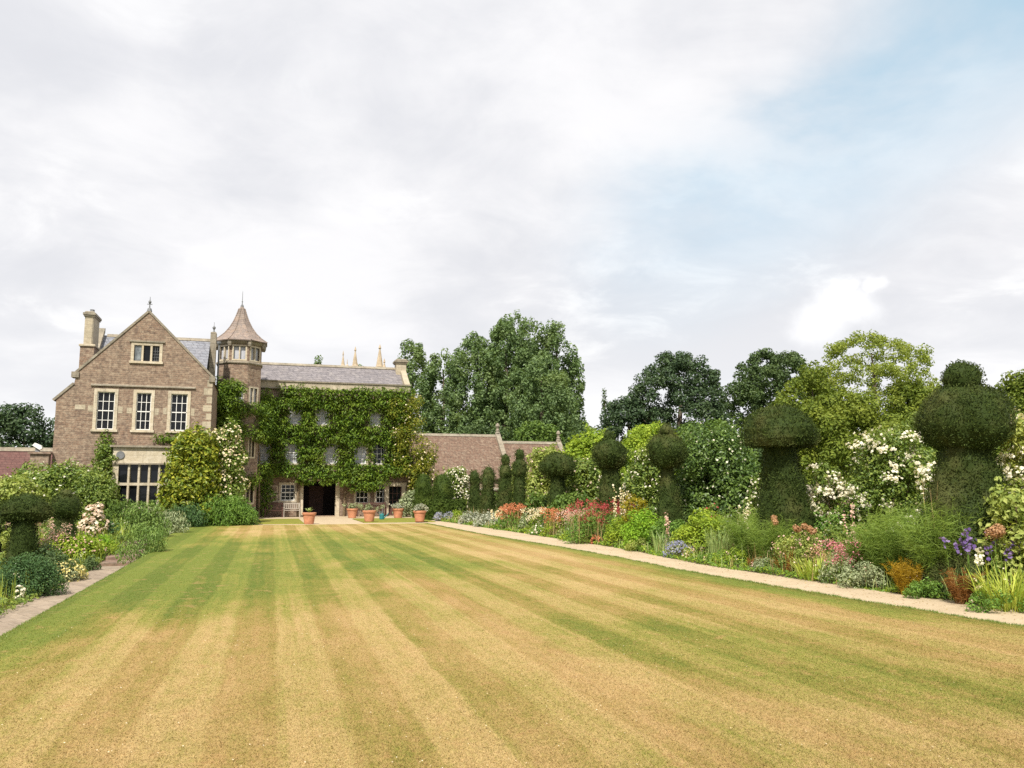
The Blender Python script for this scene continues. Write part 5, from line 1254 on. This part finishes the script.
    dict(k='shrub', x=-3.43, y=45.60, w=3.2, h=5.18, label='large yellow green magnolia against the gable wing corner', leaf='magnolia', lsz=0.2),
    dict(k='cascade', x=-2.03, y=46.60, w=2.24, h=5.72, label='tall white rose clambering up the wing corner by the turret', leaf='rose', flower='cream', bn=320),
    dict(k='shrub', x=-7.76, y=46.90, w=1.55, h=4.77, label='leafy climber on the wall just left of the bay window', leaf='rose', lsz=0.15),
    dict(k='rose', x=-9.59, y=44.50, w=4.31, h=2.94, label='wide pale rambling rose covering the low wall left of the bay', leaf='rose', flower='white', bn=110),
    dict(k='rose', x=-10.11, y=40.00, w=2.55, h=2.31, label='loose pale shrub with a few white flowers at far left', leaf='rose_pale', flower='white', bn=24),
    dict(k='shrub', x=-7.66, y=43.50, w=2.37, h=2.74, label='green rambling bush at the left foot of the bay window', leaf='rose', lsz=0.12),
    dict(k='shrub', x=-7.40, y=28.63, w=1.33, h=1.80, label='dark clipped looking evergreen bush at the far left edge', leaf='yew', lsz=0.08),
    dict(k='shrub', x=-5.22, y=33.00, w=0.72, h=0.73, label='small dark bush beside the brick steps behind the white pink rose', leaf='darkbush', lsz=0.09),
    dict(k='fennel', x=11.35, y=17.03, w=1.17, h=1.11, label='hazy olive fennel standing directly before the mushroom yew stem', leaf='fennel', dense=1),
    dict(k='spikes', x=11.70, y=18.49, w=0.75, h=1.35, label='tall straw seed spikes left of the mushroom yew stem', leaf='straw', flower='cream', n=7),
    dict(k='mound', x=11.50, y=22.32, w=1.18, h=0.87, label='leafy green perennial at the foot of the button topped yew', leaf='green', lsz=0.07),
    dict(k='mound', x=11.30, y=20.88, w=0.94, h=0.76, label='light lime leafy plant between foxglove and lavender blue cushion', leaf='lime', lsz=0.06),
    dict(k='mound', x=10.80, y=22.91, w=0.89, h=0.33, label='trailing pale green cushion left of the bright green dome foot', leaf='rose_pale', lsz=0.05),
    dict(k='mound', x=11.50, y=15.95, w=1.01, h=0.79, label='rosy brown leaved perennial left of the pink valerian', leaf='rose_pale', flower='palepink', lsz=0.06),
    dict(k='mound', x=11.60, y=12.33, w=0.90, h=0.82, label='dark green leafy perennial under the nearest yew cone', leaf='rose_dark', lsz=0.06),
    dict(k='fennel', x=11.40, y=13.81, w=0.86, h=1.02, label='thin green fennel between the pink valerian and the big plume', leaf='fennel'),
    dict(k='mound', x=10.95, y=16.04, w=0.74, h=0.24, label='olive low mixed foliage before the reddish grass tuft', leaf='rose', lsz=0.05),
    dict(k='mound', x=10.95, y=17.93, w=0.87, h=0.32, label='yellowish green low foliage left of the orange brown fern', leaf='lime', lsz=0.05),
    dict(k='valerian', x=11.30, y=33.75, w=1.10, h=0.87, label='cream flowered airy clump right of the grey green felted tuft', leaf='lime', flower='cream'),
    dict(k='mound', x=11.10, y=25.02, w=0.91, h=0.77, label='green leafy tuft between the red valerian and bright dome', leaf='lime', lsz=0.07),
    dict(k='rose', x=14.00, y=21.41, w=1.18, h=2.38, label='slim climbing rose with white flowers just left behind the mushroom yew', leaf='rose', flower='white', bn=70),
    dict(k='rose', x=13.60, y=14.29, w=0.85, h=2.60, label='white rose sprays peeping out left of the nearest yew neck', leaf='rose', flower='white', bn=120, clus=1),
    dict(k='rose', x=13.90, y=32.03, w=1.25, h=3.25, label='yellowish rambling rose between the two knobbed middle yews', leaf='lime', flower='white', bn=60),
]
for i, d in enumerate(PLANTS): plant(i, **d)

# ground cover that closes the borders between the plants
def cover(name, label, seed, n, xr, yr, hfun, m, size):
    rg = rng_of(seed); y = yr[0] + (yr[1] - yr[0]) * rg.random(n) ** 1.5; lo = np.array([xr[0](v) for v in y]); hi = np.array([xr[1](v) for v in y])
    x = lo + (hi - lo) * rg.random(n); f = (x - lo) / (hi - lo)
    lump = 0.55 + 0.3 * np.sin(x * 3.1 + y * 1.7) + 0.3 * np.sin(y * 2.9 - x * 1.3)
    h = hfun(f) * np.clip(lump, 0.12, 1.2); zz = ground_z(x, y) + h * rg.random(n) ** 0.6
    p = np.stack([x, y, zz], 1); s = size * np.clip(y / 20, 0.8, 1.8)
    t = leaf_quads(rg, p, unit(rdir(rg, n) + np.array([0, -0.2, 0.8])), 1.0, 0.5)
    q = t.reshape(n, 4, 3); q = p[:, None] + (q - p[:, None]) * s[:, None, None]
    o = mesh_obj(name, np_mesh(name, q.reshape(-1, 3), np.arange(4 * n).reshape(-1, 4)), L[m])
    put_props(o, label, 'ground cover', kind='stuff')
be = lambda v: float(interp(BED_R, v)) + 0.05
cover('undergrowth', 'low mixed green growth filling the right border between plants', 71, 60000, (be, lambda v: 15.2), (7, 50), lambda f: 0.16 + 0.85 * f, 'green', 0.085)
cover('undergrowth', 'olive tinted low growth among the right border plants', 72, 56000, (be, lambda v: 14.5), (7, 50), lambda f: 0.16 + 0.75 * f, 'lime', 0.07)
cover('undergrowth', 'low mixed growth filling the left border', 73, 60000, (lambda v: -12.5, lambda v: -4.3 if v < 22 else -4.5), (14, 46), lambda f: 0.8 - 0.5 * f, 'rose', 0.085)

def loose_stems(name, label, seed, n, xr, yr, hh, m, bl=None, nb=0):
    rg = rng_of(seed); y = yr[0] + (yr[1] - yr[0]) * rg.random(n) ** 1.4; lo = np.array([xr[0](v) for v in y]); x = lo + (xr[1] - lo) * rg.random(n); f = (x - lo) / (xr[1] - lo)
    B = np.stack([x, y, ground_z(x, y)], 1); far = np.maximum(1, y / 22)
    ln = (0.25 + (hh - 0.25) * np.minimum(1, f * 1.6 + 0.1)) * (0.5 + 0.6 * rg.random(n))
    v, fc = strips(rg, B, rg.random(n) * 6.28, ln, 0.08 + 0.4 * rg.random(n), 0.011 * far * (0.6 + 0.9 * rg.random(n)), 4, 0.5)
    o = mesh_obj(name, np_mesh(name, v, fc), L[m]); put_props(o, label, 'ground cover', kind='stuff')
    if bl:
        tip = v.reshape(n, 5, 2, 3)[:, 4].mean(1); k = rg.integers(0, n, nb); q = np.repeat(tip[k], 5, 0) + rg.normal(size=(nb * 5, 3)) * 0.03
        o = mesh_obj('stray_blossoms', np_mesh('stray_blossoms', blossom_discs(rg, q, unit(rdir(rg, nb * 5) + np.array([0, -0.3, 0.5])), 0.03), np.arange(nb * 25).reshape(-1, 5)), P[bl])
        put_props(o, 'scattered small ' + bl + ' flowers among the border plants', 'flowers', kind='stuff')
loose_stems('undergrowth', 'thin straw coloured stems rising through the right border', 81, 3200, (be, 14.0), (7.5, 48), 1.25, 'straw', 'cream', 220)
loose_stems('undergrowth', 'loose light green grassy stems through the right border', 82, 5200, (be, 14.0), (7.5, 48), 1.1, 'iris', 'palepink', 200)
loose_stems('undergrowth', 'loose green stems through the left border', 83, 2600, (lambda v: -9.0, -4.45), (15, 44), 0.7, 'daylily', 'white', 120)
# ---------- pots
def pot(label, x, y, s, style, seed):
    rg = rng_of(seed); z = 0.05 if 46.2 < y < 53 and (x < 2.2 or x > 5.4) else 0.005
    o = thing('terracotta_pot', label, 'plant pot', (x, y, z), 'terracotta pots on the forecourt')
    mb = MB(); r = 0.42 * s; h = 0.72 * s
    mb.lathe([(r * 0.66, 0), (r * 0.7, 0.02), (r * 0.92, h * 0.8), (r * 0.93, h * 0.82), (r * 1.04, h * 0.83), (r * 1.07, h * 0.97), (r * 1.03, h), (r * 0.92, h), (r * 0.88, h * 0.9), (0.02, h * 0.9)], (x, y, z), 24)
    mb.build('pot_body', M['terracotta'], o, smooth=False)
    mb = MB(); mb.lathe([(r * 0.9, h * 0.88), (r * 0.88, h * 0.93), (0.02, h * 0.94)], (x, y, z), 16); mb.build('soil', M['potting'], o)
    top = z + h * 0.93
    if style == 'agave':
        m = 26; B = np.tile(np.array([[x, y, top]]), (m, 1)); strips_obj('leaves', [strips(rg, B, rg.random(m) * 6.28, 0.42 * s * (0.7 + 0.5 * rg.random(m)), 0.35 + 0.6 * rg.random(m), np.full(m, 0.09), 5, 0.5)], L['iris'], o)
    else:
        k = 10; C = np.stack([x + rg.normal(size=k) * r * 0.6, y + rg.normal(size=k) * r * 0.5, top + 0.1 + 0.22 * rg.random(k)], 1); Q = np.full((k, 3), 0.16) * s
        quads_obj('leaves', clump_leaves(rg, C, Q, 0.8, 0.12, 0.45, 0.3, 0.5), L['greygreen' if style == 'grey' else 'silver'], o)
pot('terracotta pot with bright spiky leaves, left of the dark doorway', 2.42, 46.0, 0.84, 'agave', 1)
pot('terracotta pot with grey leaves set back close to the doorway', 5.6, 55.0, 0.84, 'grey', 2)
pot('front centre terracotta pot with pale trailing leaves on the lawn edge', 5.75, 47.2, 0.86, 'grey', 3)
pot('terracotta pot with silvery leaves before the glazed side door', 8.45, 54.2, 0.84, 'silver', 4)
pot('rightmost terracotta pot with low silver leaves by the gravel path', 8.45, 46.4, 0.84, 'low', 5)

# ---------- climbers on the house
def climber(name, label, seed, spots, m, size, dens=0.9, droop=0.9, stems=(), flower=None, bn=0, loc=None):
    rg = rng_of(seed); C = np.array([s[0] for s in spots]); Q = np.array([s[1] for s in spots])
    o = thing(name, label, 'climber', loc or (C[:, 0].mean(), C[:, 1].mean(), 0.0))
    quads_obj('foliage', clump_leaves(rg, C, Q, dens, size, 0.42, 0.3, 0.85, droop), L[m], o)
    if stems:
        mb = MB()
        for pts, r in stems: mb.tube(pts, r, 6)
        mb.build('stems', M['woody'], o, fix=False)
    if flower: add_blossoms(rg, o, C, Q, bn, 0.12, flower)
    return o
def wis_spots():
    rg = random.Random(77); out = []
    wins = [(x - 0.27, x + 0.27, 6.4, zt - 0.5) for x, zt in F2 if abs(x - 5.65) > 0.1] + [(x - 0.27, x + 0.27, 3.7, zt - 0.45) for x, zt in F1] + [(2.6, 4.85, 0, 2.35), (0.1, 2.3, 0, 2.45), (8.0, 9.6, 0, 2.5)]
    tries = 0
    while len(out) < 520 and tries < 30000:
        tries += 1
        x = rg.uniform(-0.2, 9.6); z = rg.uniform(1.4, 8.75)
        s = rg.uniform(0.27, 0.62)
        if z < 2.6 and not (5.9 < x < 7.9 or x < 0.1 or (4.2 < x < 5.9 and z > 2.2)): continue
        if 5.9 < x < 7.9 and z < 1.75: continue
        if x < 1.2 and z > 8.0: continue
        bad = False
        for (a, b, c, d) in wins:
            dx = max(a - x, 0, x - b); dz = max(c - z, 0, z - d)
            if math.hypot(dx, dz) < s * 0.8: bad = True; break
        if bad: continue
        if any(math.hypot(x - q[0][0], z - q[0][2]) < 0.33 * (s + q[1][0]) for q in out): continue
        if s > 0.45: s *= 1.05
        dep = rg.uniform(0.05, 0.75) ** 1.2 + (0.25 if z < 3.4 else 0)
        out.append(((x, YM_ - 0.1 - dep, z), (s * 1.15, s * 0.75, s * rg.uniform(0.45, 0.75))))
    for k in range(26):
        x = 2.2 + 6.0 * k / 25; s = rg.uniform(0.25, 0.42); out.append(((x, YM_ - rg.uniform(0.4, 0.9), 2.55 + rg.uniform(-0.3, 0.35)), (s * 1.2, s * 0.8, s * 0.7)))
    return out
trunk = [([(2.35, YM_ - 0.2, 0), (2.3, YM_ - 0.22, 1.5), (2.5, YM_ - 0.2, 2.9), (3.2, YM_ - 0.2, 3.2), (5.5, YM_ - 0.2, 3.3), (9.0, YM_ - 0.2, 3.2)], [0.12, 0.1, 0.09, 0.07, 0.06, 0.04]),
         ([(2.5, YM_ - 0.2, 2.9), (2.9, YM_ - 0.15, 5.5), (3.0, YM_ - 0.15, 8.0)], [0.07, 0.05, 0.03]), ([(5.4, YM_ - 0.2, 0), (5.5, YM_ - 0.2, 3.0), (5.6, YM_ - 0.18, 8.0)], [0.09, 0.07, 0.03])]
climber('wisteria', 'great green wisteria covering the main house front around its pale windows', 31, wis_spots(), 'wisteria', 0.22, 1.0, 0.9, trunk, loc=(5.0, YM_ - 0.3, 0))
rr = random.Random(5)
sp = [((rr.uniform(9.0, 10.9), YM_ - rr.uniform(0.1, 1.0), z), (0.5, 0.42, 0.45)) for z in np.linspace(1.2, 8.1, 64)]
sp = [((x + (0.0 if z < 4.8 else -0.6 * (z - 4.8) / 3), y, z), q) for (x, y, z), q in sp]
sp = [((max(x, 10.25) if z < 3.0 else x, y, z), q) for (x, y, z), q in sp]
sp += [((rr.uniform(8.3, 9.6), YM_ - 0.3, rr.uniform(2.85, 3.7)), (0.42, 0.3, 0.3)) for k in range(8)]
sp += [((rr.uniform(10.2, 11.6), YM_ - rr.uniform(0.2, 1.0), rr.uniform(0.8, 4.8)), (0.5, 0.45, 0.45)) for k in range(26)]
climber('creeper', 'yellow green creeper with white roses on the right corner of the house', 32, sp, 'wisteria_y', 0.17, 0.85, 0.6, [([(10.0, YM_ - 0.3, 0), (10.2, YM_ - 0.2, 3), (9.8, YM_ - 0.15, 7)], [0.08, 0.06, 0.03])], 'cream', 120, (10.2, YM_ - 0.4, 0))
sp = []
for k in range(70):
    z = rr.uniform(2.0, 8.3); x = rr.uniform(-3.1, -1.6 + 0.2 * (8 - z) * 0.3); sp.append(((x, 54.3 - rr.uniform(0.0, 0.9) + 0.25 * (x + 2.6), z), (0.5, 0.42, 0.48)))
sp += [((-2.7 + rr.uniform(-0.25, 0.3), 54.2, z), (0.45, 0.4, 0.45)) for z in (6.6, 7.2, 7.7, 8.1, 8.4)]
climber('creeper', 'dense green creeper filling the corner between gable wing and turret', 33, sp, 'wisteria', 0.18, 0.95, 0.7, [([(-2.6, 54.6, 0), (-2.5, 54.7, 4), (-2.4, 54.7, 7.5)], [0.1, 0.07, 0.03])], loc=(-2.4, 54.4, 0))
sp = [((TC[0] + 1.75 * math.cos(a), TC[1] + 1.75 * math.sin(a), z), (0.5, 0.45, 0.42)) for z in np.linspace(4.9, 7.2, 34) for a in [R(rr.uniform(215, 345))]]
sp += [((TC[0] + 1.75 * math.cos(a), TC[1] + 1.75 * math.sin(a), z), (0.42, 0.4, 0.42)) for z in np.linspace(2.2, 3.6, 14) for a in [R(rr.uniform(220, 350))]]
sp += [((0.0 + 0.5 * rr.random(), 57.9 - 0.4 * rr.random(), z), (0.42, 0.35, 0.42)) for z in list(np.linspace(5.2, 8.2, 14)) + list(np.linspace(0.5, 3.2, 10))]
climber('creeper', 'mid green creeper wrapping the turret between its upper and lower windows', 34, sp, 'wisteria', 0.18, 0.9, 0.7, [([(-0.2, 57.6, 0), (-0.3, 57.3, 4), (-0.6, 56, 6.5)], [0.08, 0.06, 0.03])], loc=(-0.3, 57.3, 0))
sp = [((x, 47.85 - 0.2 * rr.random(), 4.35 + 0.3 * rr.random()), (0.4, 0.25, 0.26)) for x in np.linspace(-5.4, -3.2, 9)]
sp += [((-8.1 + 0.35 * rr.random(), 47.7, z), (0.34, 0.25, 0.35)) for z in np.linspace(0.5, 4.6, 14)]
climber('creeper', 'thin green creeper along the gable wall above the bay cornice', 35, sp, 'wisteria', 0.16, 0.9, 0.6, [([(-3.4, 47.9, 0), (-3.5, 47.9, 4.3), (-5.2, 47.9, 4.45)], [0.05, 0.04, 0.02])], loc=(-4.5, 47.8, 0))

# ---------- trees
def crown_clumps(rg, shape, x, y, z0, z1, rx, n, csize):
    """clump centres through a crown; shape(f) gives the relative radius at height fraction f"""
    C, Q = [], []
    ry = rx * 0.85
    while len(C) < n:
        f = rg.random(); s = shape(f)
        if s < rg.random() ** 1.5 * 0.9: continue
        a = rg.random() * 6.2832; q = math.sqrt(rg.random()) ** 0.7 * s
        k = csize * (0.65 + 0.7 * rg.random())
        C.append((x + math.cos(a) * rx * q, y + math.sin(a) * ry * q, z0 + (z1 - z0) * f)); Q.append((k, k, k * 0.8))
    return np.array(C), np.array(Q)
ROUND = lambda f: math.sqrt(max(0, 1 - (2 * f - 0.9) ** 2 / 1.25)) if f > 0 else 0
OVAL = lambda f: max(0, math.sin(math.pi * min(1, (f * 0.93 + 0.07)) ** 0.85)) ** 0.7
CONE = lambda f: (1 - f) * 0.9 + 0.1
POP = lambda f: min(1.0, 0.75 + f) * max(0.0, 1 - max(0, (f - 0.35) / 0.65) ** 2.0) ** 0.6
DOME = lambda f: math.sqrt(max(0.0, 1 - f ** 2.2))

def tree(name, label, x, y, z0, z1, rx, n, csize, leafm, lsz, dens, seed, shape=ROUND, group='trees beyond the garden', trunk_r=None, inner=0.25, limbs=7, flat=1.0, tall=1.0, cat='tree', cn=2.1, cs=0.74):
    rg = rng_of(seed); o = thing(name, label, cat, (x, y, 0), group)
    C, Q = crown_clumps(rg, shape, x, y, z0, z1, rx, int(n * cn), csize * cs)
    Q = Q * np.array([flat, flat, tall])
    quads_obj('crown', clump_leaves(rg, C, Q, dens, lsz, 0.62, inner, 0.3), L[leafm], o)
    r = trunk_r or max(0.12, (z1) * 0.022); mb = MB()
    zt = z0 + (z1 - z0) * 0.6
    mb.tube([(x, y, -0.2), (x + 0.1 * r, y, z0 * 0.6 + 0.3), (x - 0.4 * r, y, (z0 + zt) / 2), (x + r * 0.6, y, zt), (x, y, z0 + (z1 - z0) * 0.85)], [r * 1.25, r, r * 0.8, r * 0.5, r * 0.15], 9)
    far = np.argsort(-(np.abs(C[:, 0] - x) + 0.3 * np.abs(C[:, 2] - zt)))[:limbs * 2:2]
    for j in far:
        c = C[j]; zb = z0 * 0.8 + (c[2] - z0) * 0.35; zb = max(zb, 0.8)
        mid = (x * 0.55 + c[0] * 0.45, y * 0.55 + c[1] * 0.45, zb * 0.45 + c[2] * 0.55)
        mb.tube([(x, y, zb), mid, tuple(c)], [r * 0.5, r * 0.32, r * 0.08], 6)
    mb.build('trunk', M['bark'], o, fix=False)
    return o

PO = dict(shape=POP, flat=0.75, tall=1.35, cn=1.0, cs=1.0)
tree('poplar_tree', 'tallest central poplar with rustling green crown behind the barn', 36.8, 120, 3, 28.8, 7.4, 434, 0.86, 'poplar', 0.42, 0.8, 201, **PO)
tree('poplar_tree', 'poplar of the tall group with its crown stepping down on the left', 30.6, 121, 3, 25.2, 6.4, 325, 0.86, 'poplar', 0.42, 0.8, 202, **PO)
tree('poplar_tree', 'poplar forming the right flank of the tall group beside the open sky', 42.6, 119, 3, 27.2, 4.8, 263, 0.86, 'poplar', 0.42, 0.8, 203, **PO)
tree('poplar_tree', 'poplar filling the gap low between the left and tallest poplars of the group', 33.8, 117, 2, 26.4, 5.4, 263, 0.86, 'poplar', 0.42, 0.8, 230, **PO)
tree('poplar_tree', 'poplar close behind the right flank of the tall group', 40.5, 124, 2, 25.0, 5.0, 263, 0.86, 'poplar', 0.42, 0.8, 231, **PO)
tree('poplar_tree', 'front poplar low in the middle of the tall group', 37.0, 110, 2, 21.0, 6.0, 232, 0.86, 'poplar', 0.42, 0.8, 204, **PO)
tree('poplar_tree', 'narrow poplar peak at the right end of the tall group', 46.2, 121, 2, 21.5, 2.4, 70, 0.9, 'poplar', 0.42, 0.8, 205, **PO)
tree('poplar_tree', 'poplar just right of the pale house chimney stack', 21.9, 130, 3, 25.4, 4.6, 180, 0.95, 'poplar', 0.46, 0.8, 206, **PO)
tree('poplar_tree', 'poplar filling the dip between chimney poplar and tall group', 26.3, 126, 3, 23.4, 5.2, 190, 0.95, 'poplar', 0.46, 0.8, 207, **PO)
tree('poplar_tree', 'small poplar tip peeping over the ridge left of the church pinnacles', 6.9, 120, 14, 20.8, 0.9, 14, 0.6, 'poplar', 0.36, 0.8, 208, shape=CONE, group='poplar tips over the house roof')
tree('poplar_tree', 'poplar tips between the church pinnacles and the chimney stack', 13.4, 128, 12, 21.6, 2.0, 24, 0.7, 'poplar', 0.36, 0.8, 209, shape=CONE, group='poplar tips over the house roof')
tree('round_tree', 'broad dark rounded tree standing against the sky right of the tall poplars', 48.0, 90, 4.5, 18.3, 6.2, 460, 0.66, 'dark_tree', 0.34, 0.8, 210, trunk_r=0.42, limbs=14, cn=1, cs=1)
tree('round_tree', 'low dark side bough tree left of the broad dark rounded tree', 41.6, 91, 4.0, 12.8, 3.6, 140, 0.68, 'dark_tree', 0.34, 0.8, 211, cn=1, cs=1)
tree('round_tree', 'dull dark green domed tree half hidden behind the lime green tree', 65.0, 95, 3, 20.1, 7.9, 520, 0.75, 'mid_tree', 0.38, 0.85, 212, cn=1, cs=1)
tree('slim_tree', 'thin wispy spire of a young tree between poplars and dark round tree', 50.9, 120, 6, 17.3, 0.8, 16, 0.5, 'mid_tree', 0.3, 0.45, 213, shape=CONE, tall=1.8, inner=0.5)
tree('ash_tree', 'lime olive tree with dense sloping crown behind the mushroom yew', 44.6, 60, 1, 12.1, 3.7, 60, 1.15, 'olive', 0.27, 0.85, 214, shape=DOME)
tree('robinia_tree', 'airy light green tree showing branches and sky through its crown', 52.6, 62, 5.0, 15.8, 6.4, 130, 0.8, 'robinia', 0.22, 0.58, 215, trunk_r=0.3, limbs=16, inner=0.45)
tree('ash_tree', 'olive green tree between the airy tree and the nearest yew knob', 53.0, 58, 2, 10.8, 3.4, 50, 1.1, 'olive', 0.26, 0.85, 216, shape=DOME)
tree('ash_tree', 'yellowish tree rising at the right picture edge behind the roses', 56.5, 50, 2, 11.0, 3.2, 46, 1.05, 'olive', 0.25, 0.85, 217, shape=DOME)
tree('ash_tree', 'small round olive tree seen right of the nearest yew ball', 46.0, 46, 2, 9.2, 2.6, 36, 1.0, 'olive', 0.24, 0.85, 218, shape=DOME)
tree('broad_bush_tree', 'dense mid green bushy tree behind the white roses beside the mushroom yew', 36.5, 46, 0.5, 7.8, 4.6, 60, 1.05, 'olive', 0.22, 0.85, 219, shape=DOME)
tree('broad_bush_tree', 'dense mid green bushy tree behind the nearest yew stem', 38.5, 38, 0.5, 6.6, 4.4, 54, 1.0, 'rose', 0.22, 0.85, 220, shape=DOME)
tree('broad_bush_tree', 'green bushy tree above the dark climbing rose', 34.5, 60, 0.5, 7.0, 4.5, 54, 1.05, 'hedge', 0.24, 0.85, 221, shape=DOME)
tree('broad_bush_tree', 'fresh green tree clump behind the garden wall below the dark round tree', 28.5, 58, 0.5, 6.4, 4.0, 50, 1.05, 'lime', 0.22, 0.85, 222, shape=DOME)
tree('broad_bush_tree', 'low dark green tree clump under the thin spire tree', 37.5, 75, 0.5, 7.4, 3.8, 46, 1.1, 'hedge', 0.26, 0.85, 223, shape=DOME)
tree('broad_bush_tree', 'dark bushes under the poplars just over the barn ridge, left', 24.0, 92, 0.5, 9.0, 4.0, 44, 1.2, 'mid_tree', 0.32, 0.85, 224, shape=DOME)
tree('broad_bush_tree', 'greener bushes under the poplars just over the barn ridge, middle', 30.5, 92, 0.5, 9.6, 4.2, 44, 1.2, 'hedge', 0.32, 0.85, 225, shape=DOME)
tree('broad_bush_tree', 'bushy growth at the poplar feet right of the second barn finial', 38.0, 95, 0.5, 9.4, 4.2, 44, 1.2, 'mid_tree', 0.32, 0.85, 226, shape=DOME)
tree('yew_tree', 'dark evergreen tree at the far left beyond the shed roof', -18.6, 75, 0.5, 8.5, 3.6, 54, 1.1, 'dark_tree', 0.28, 0.9, 227, shape=DOME, group='dark trees at the far left')
tree('yew_tree', 'second dark evergreen at the left picture edge', -23.0, 72, 0.5, 7.0, 3.0, 44, 1.1, 'dark_tree', 0.28, 0.9, 228, shape=DOME, group='dark trees at the far left')
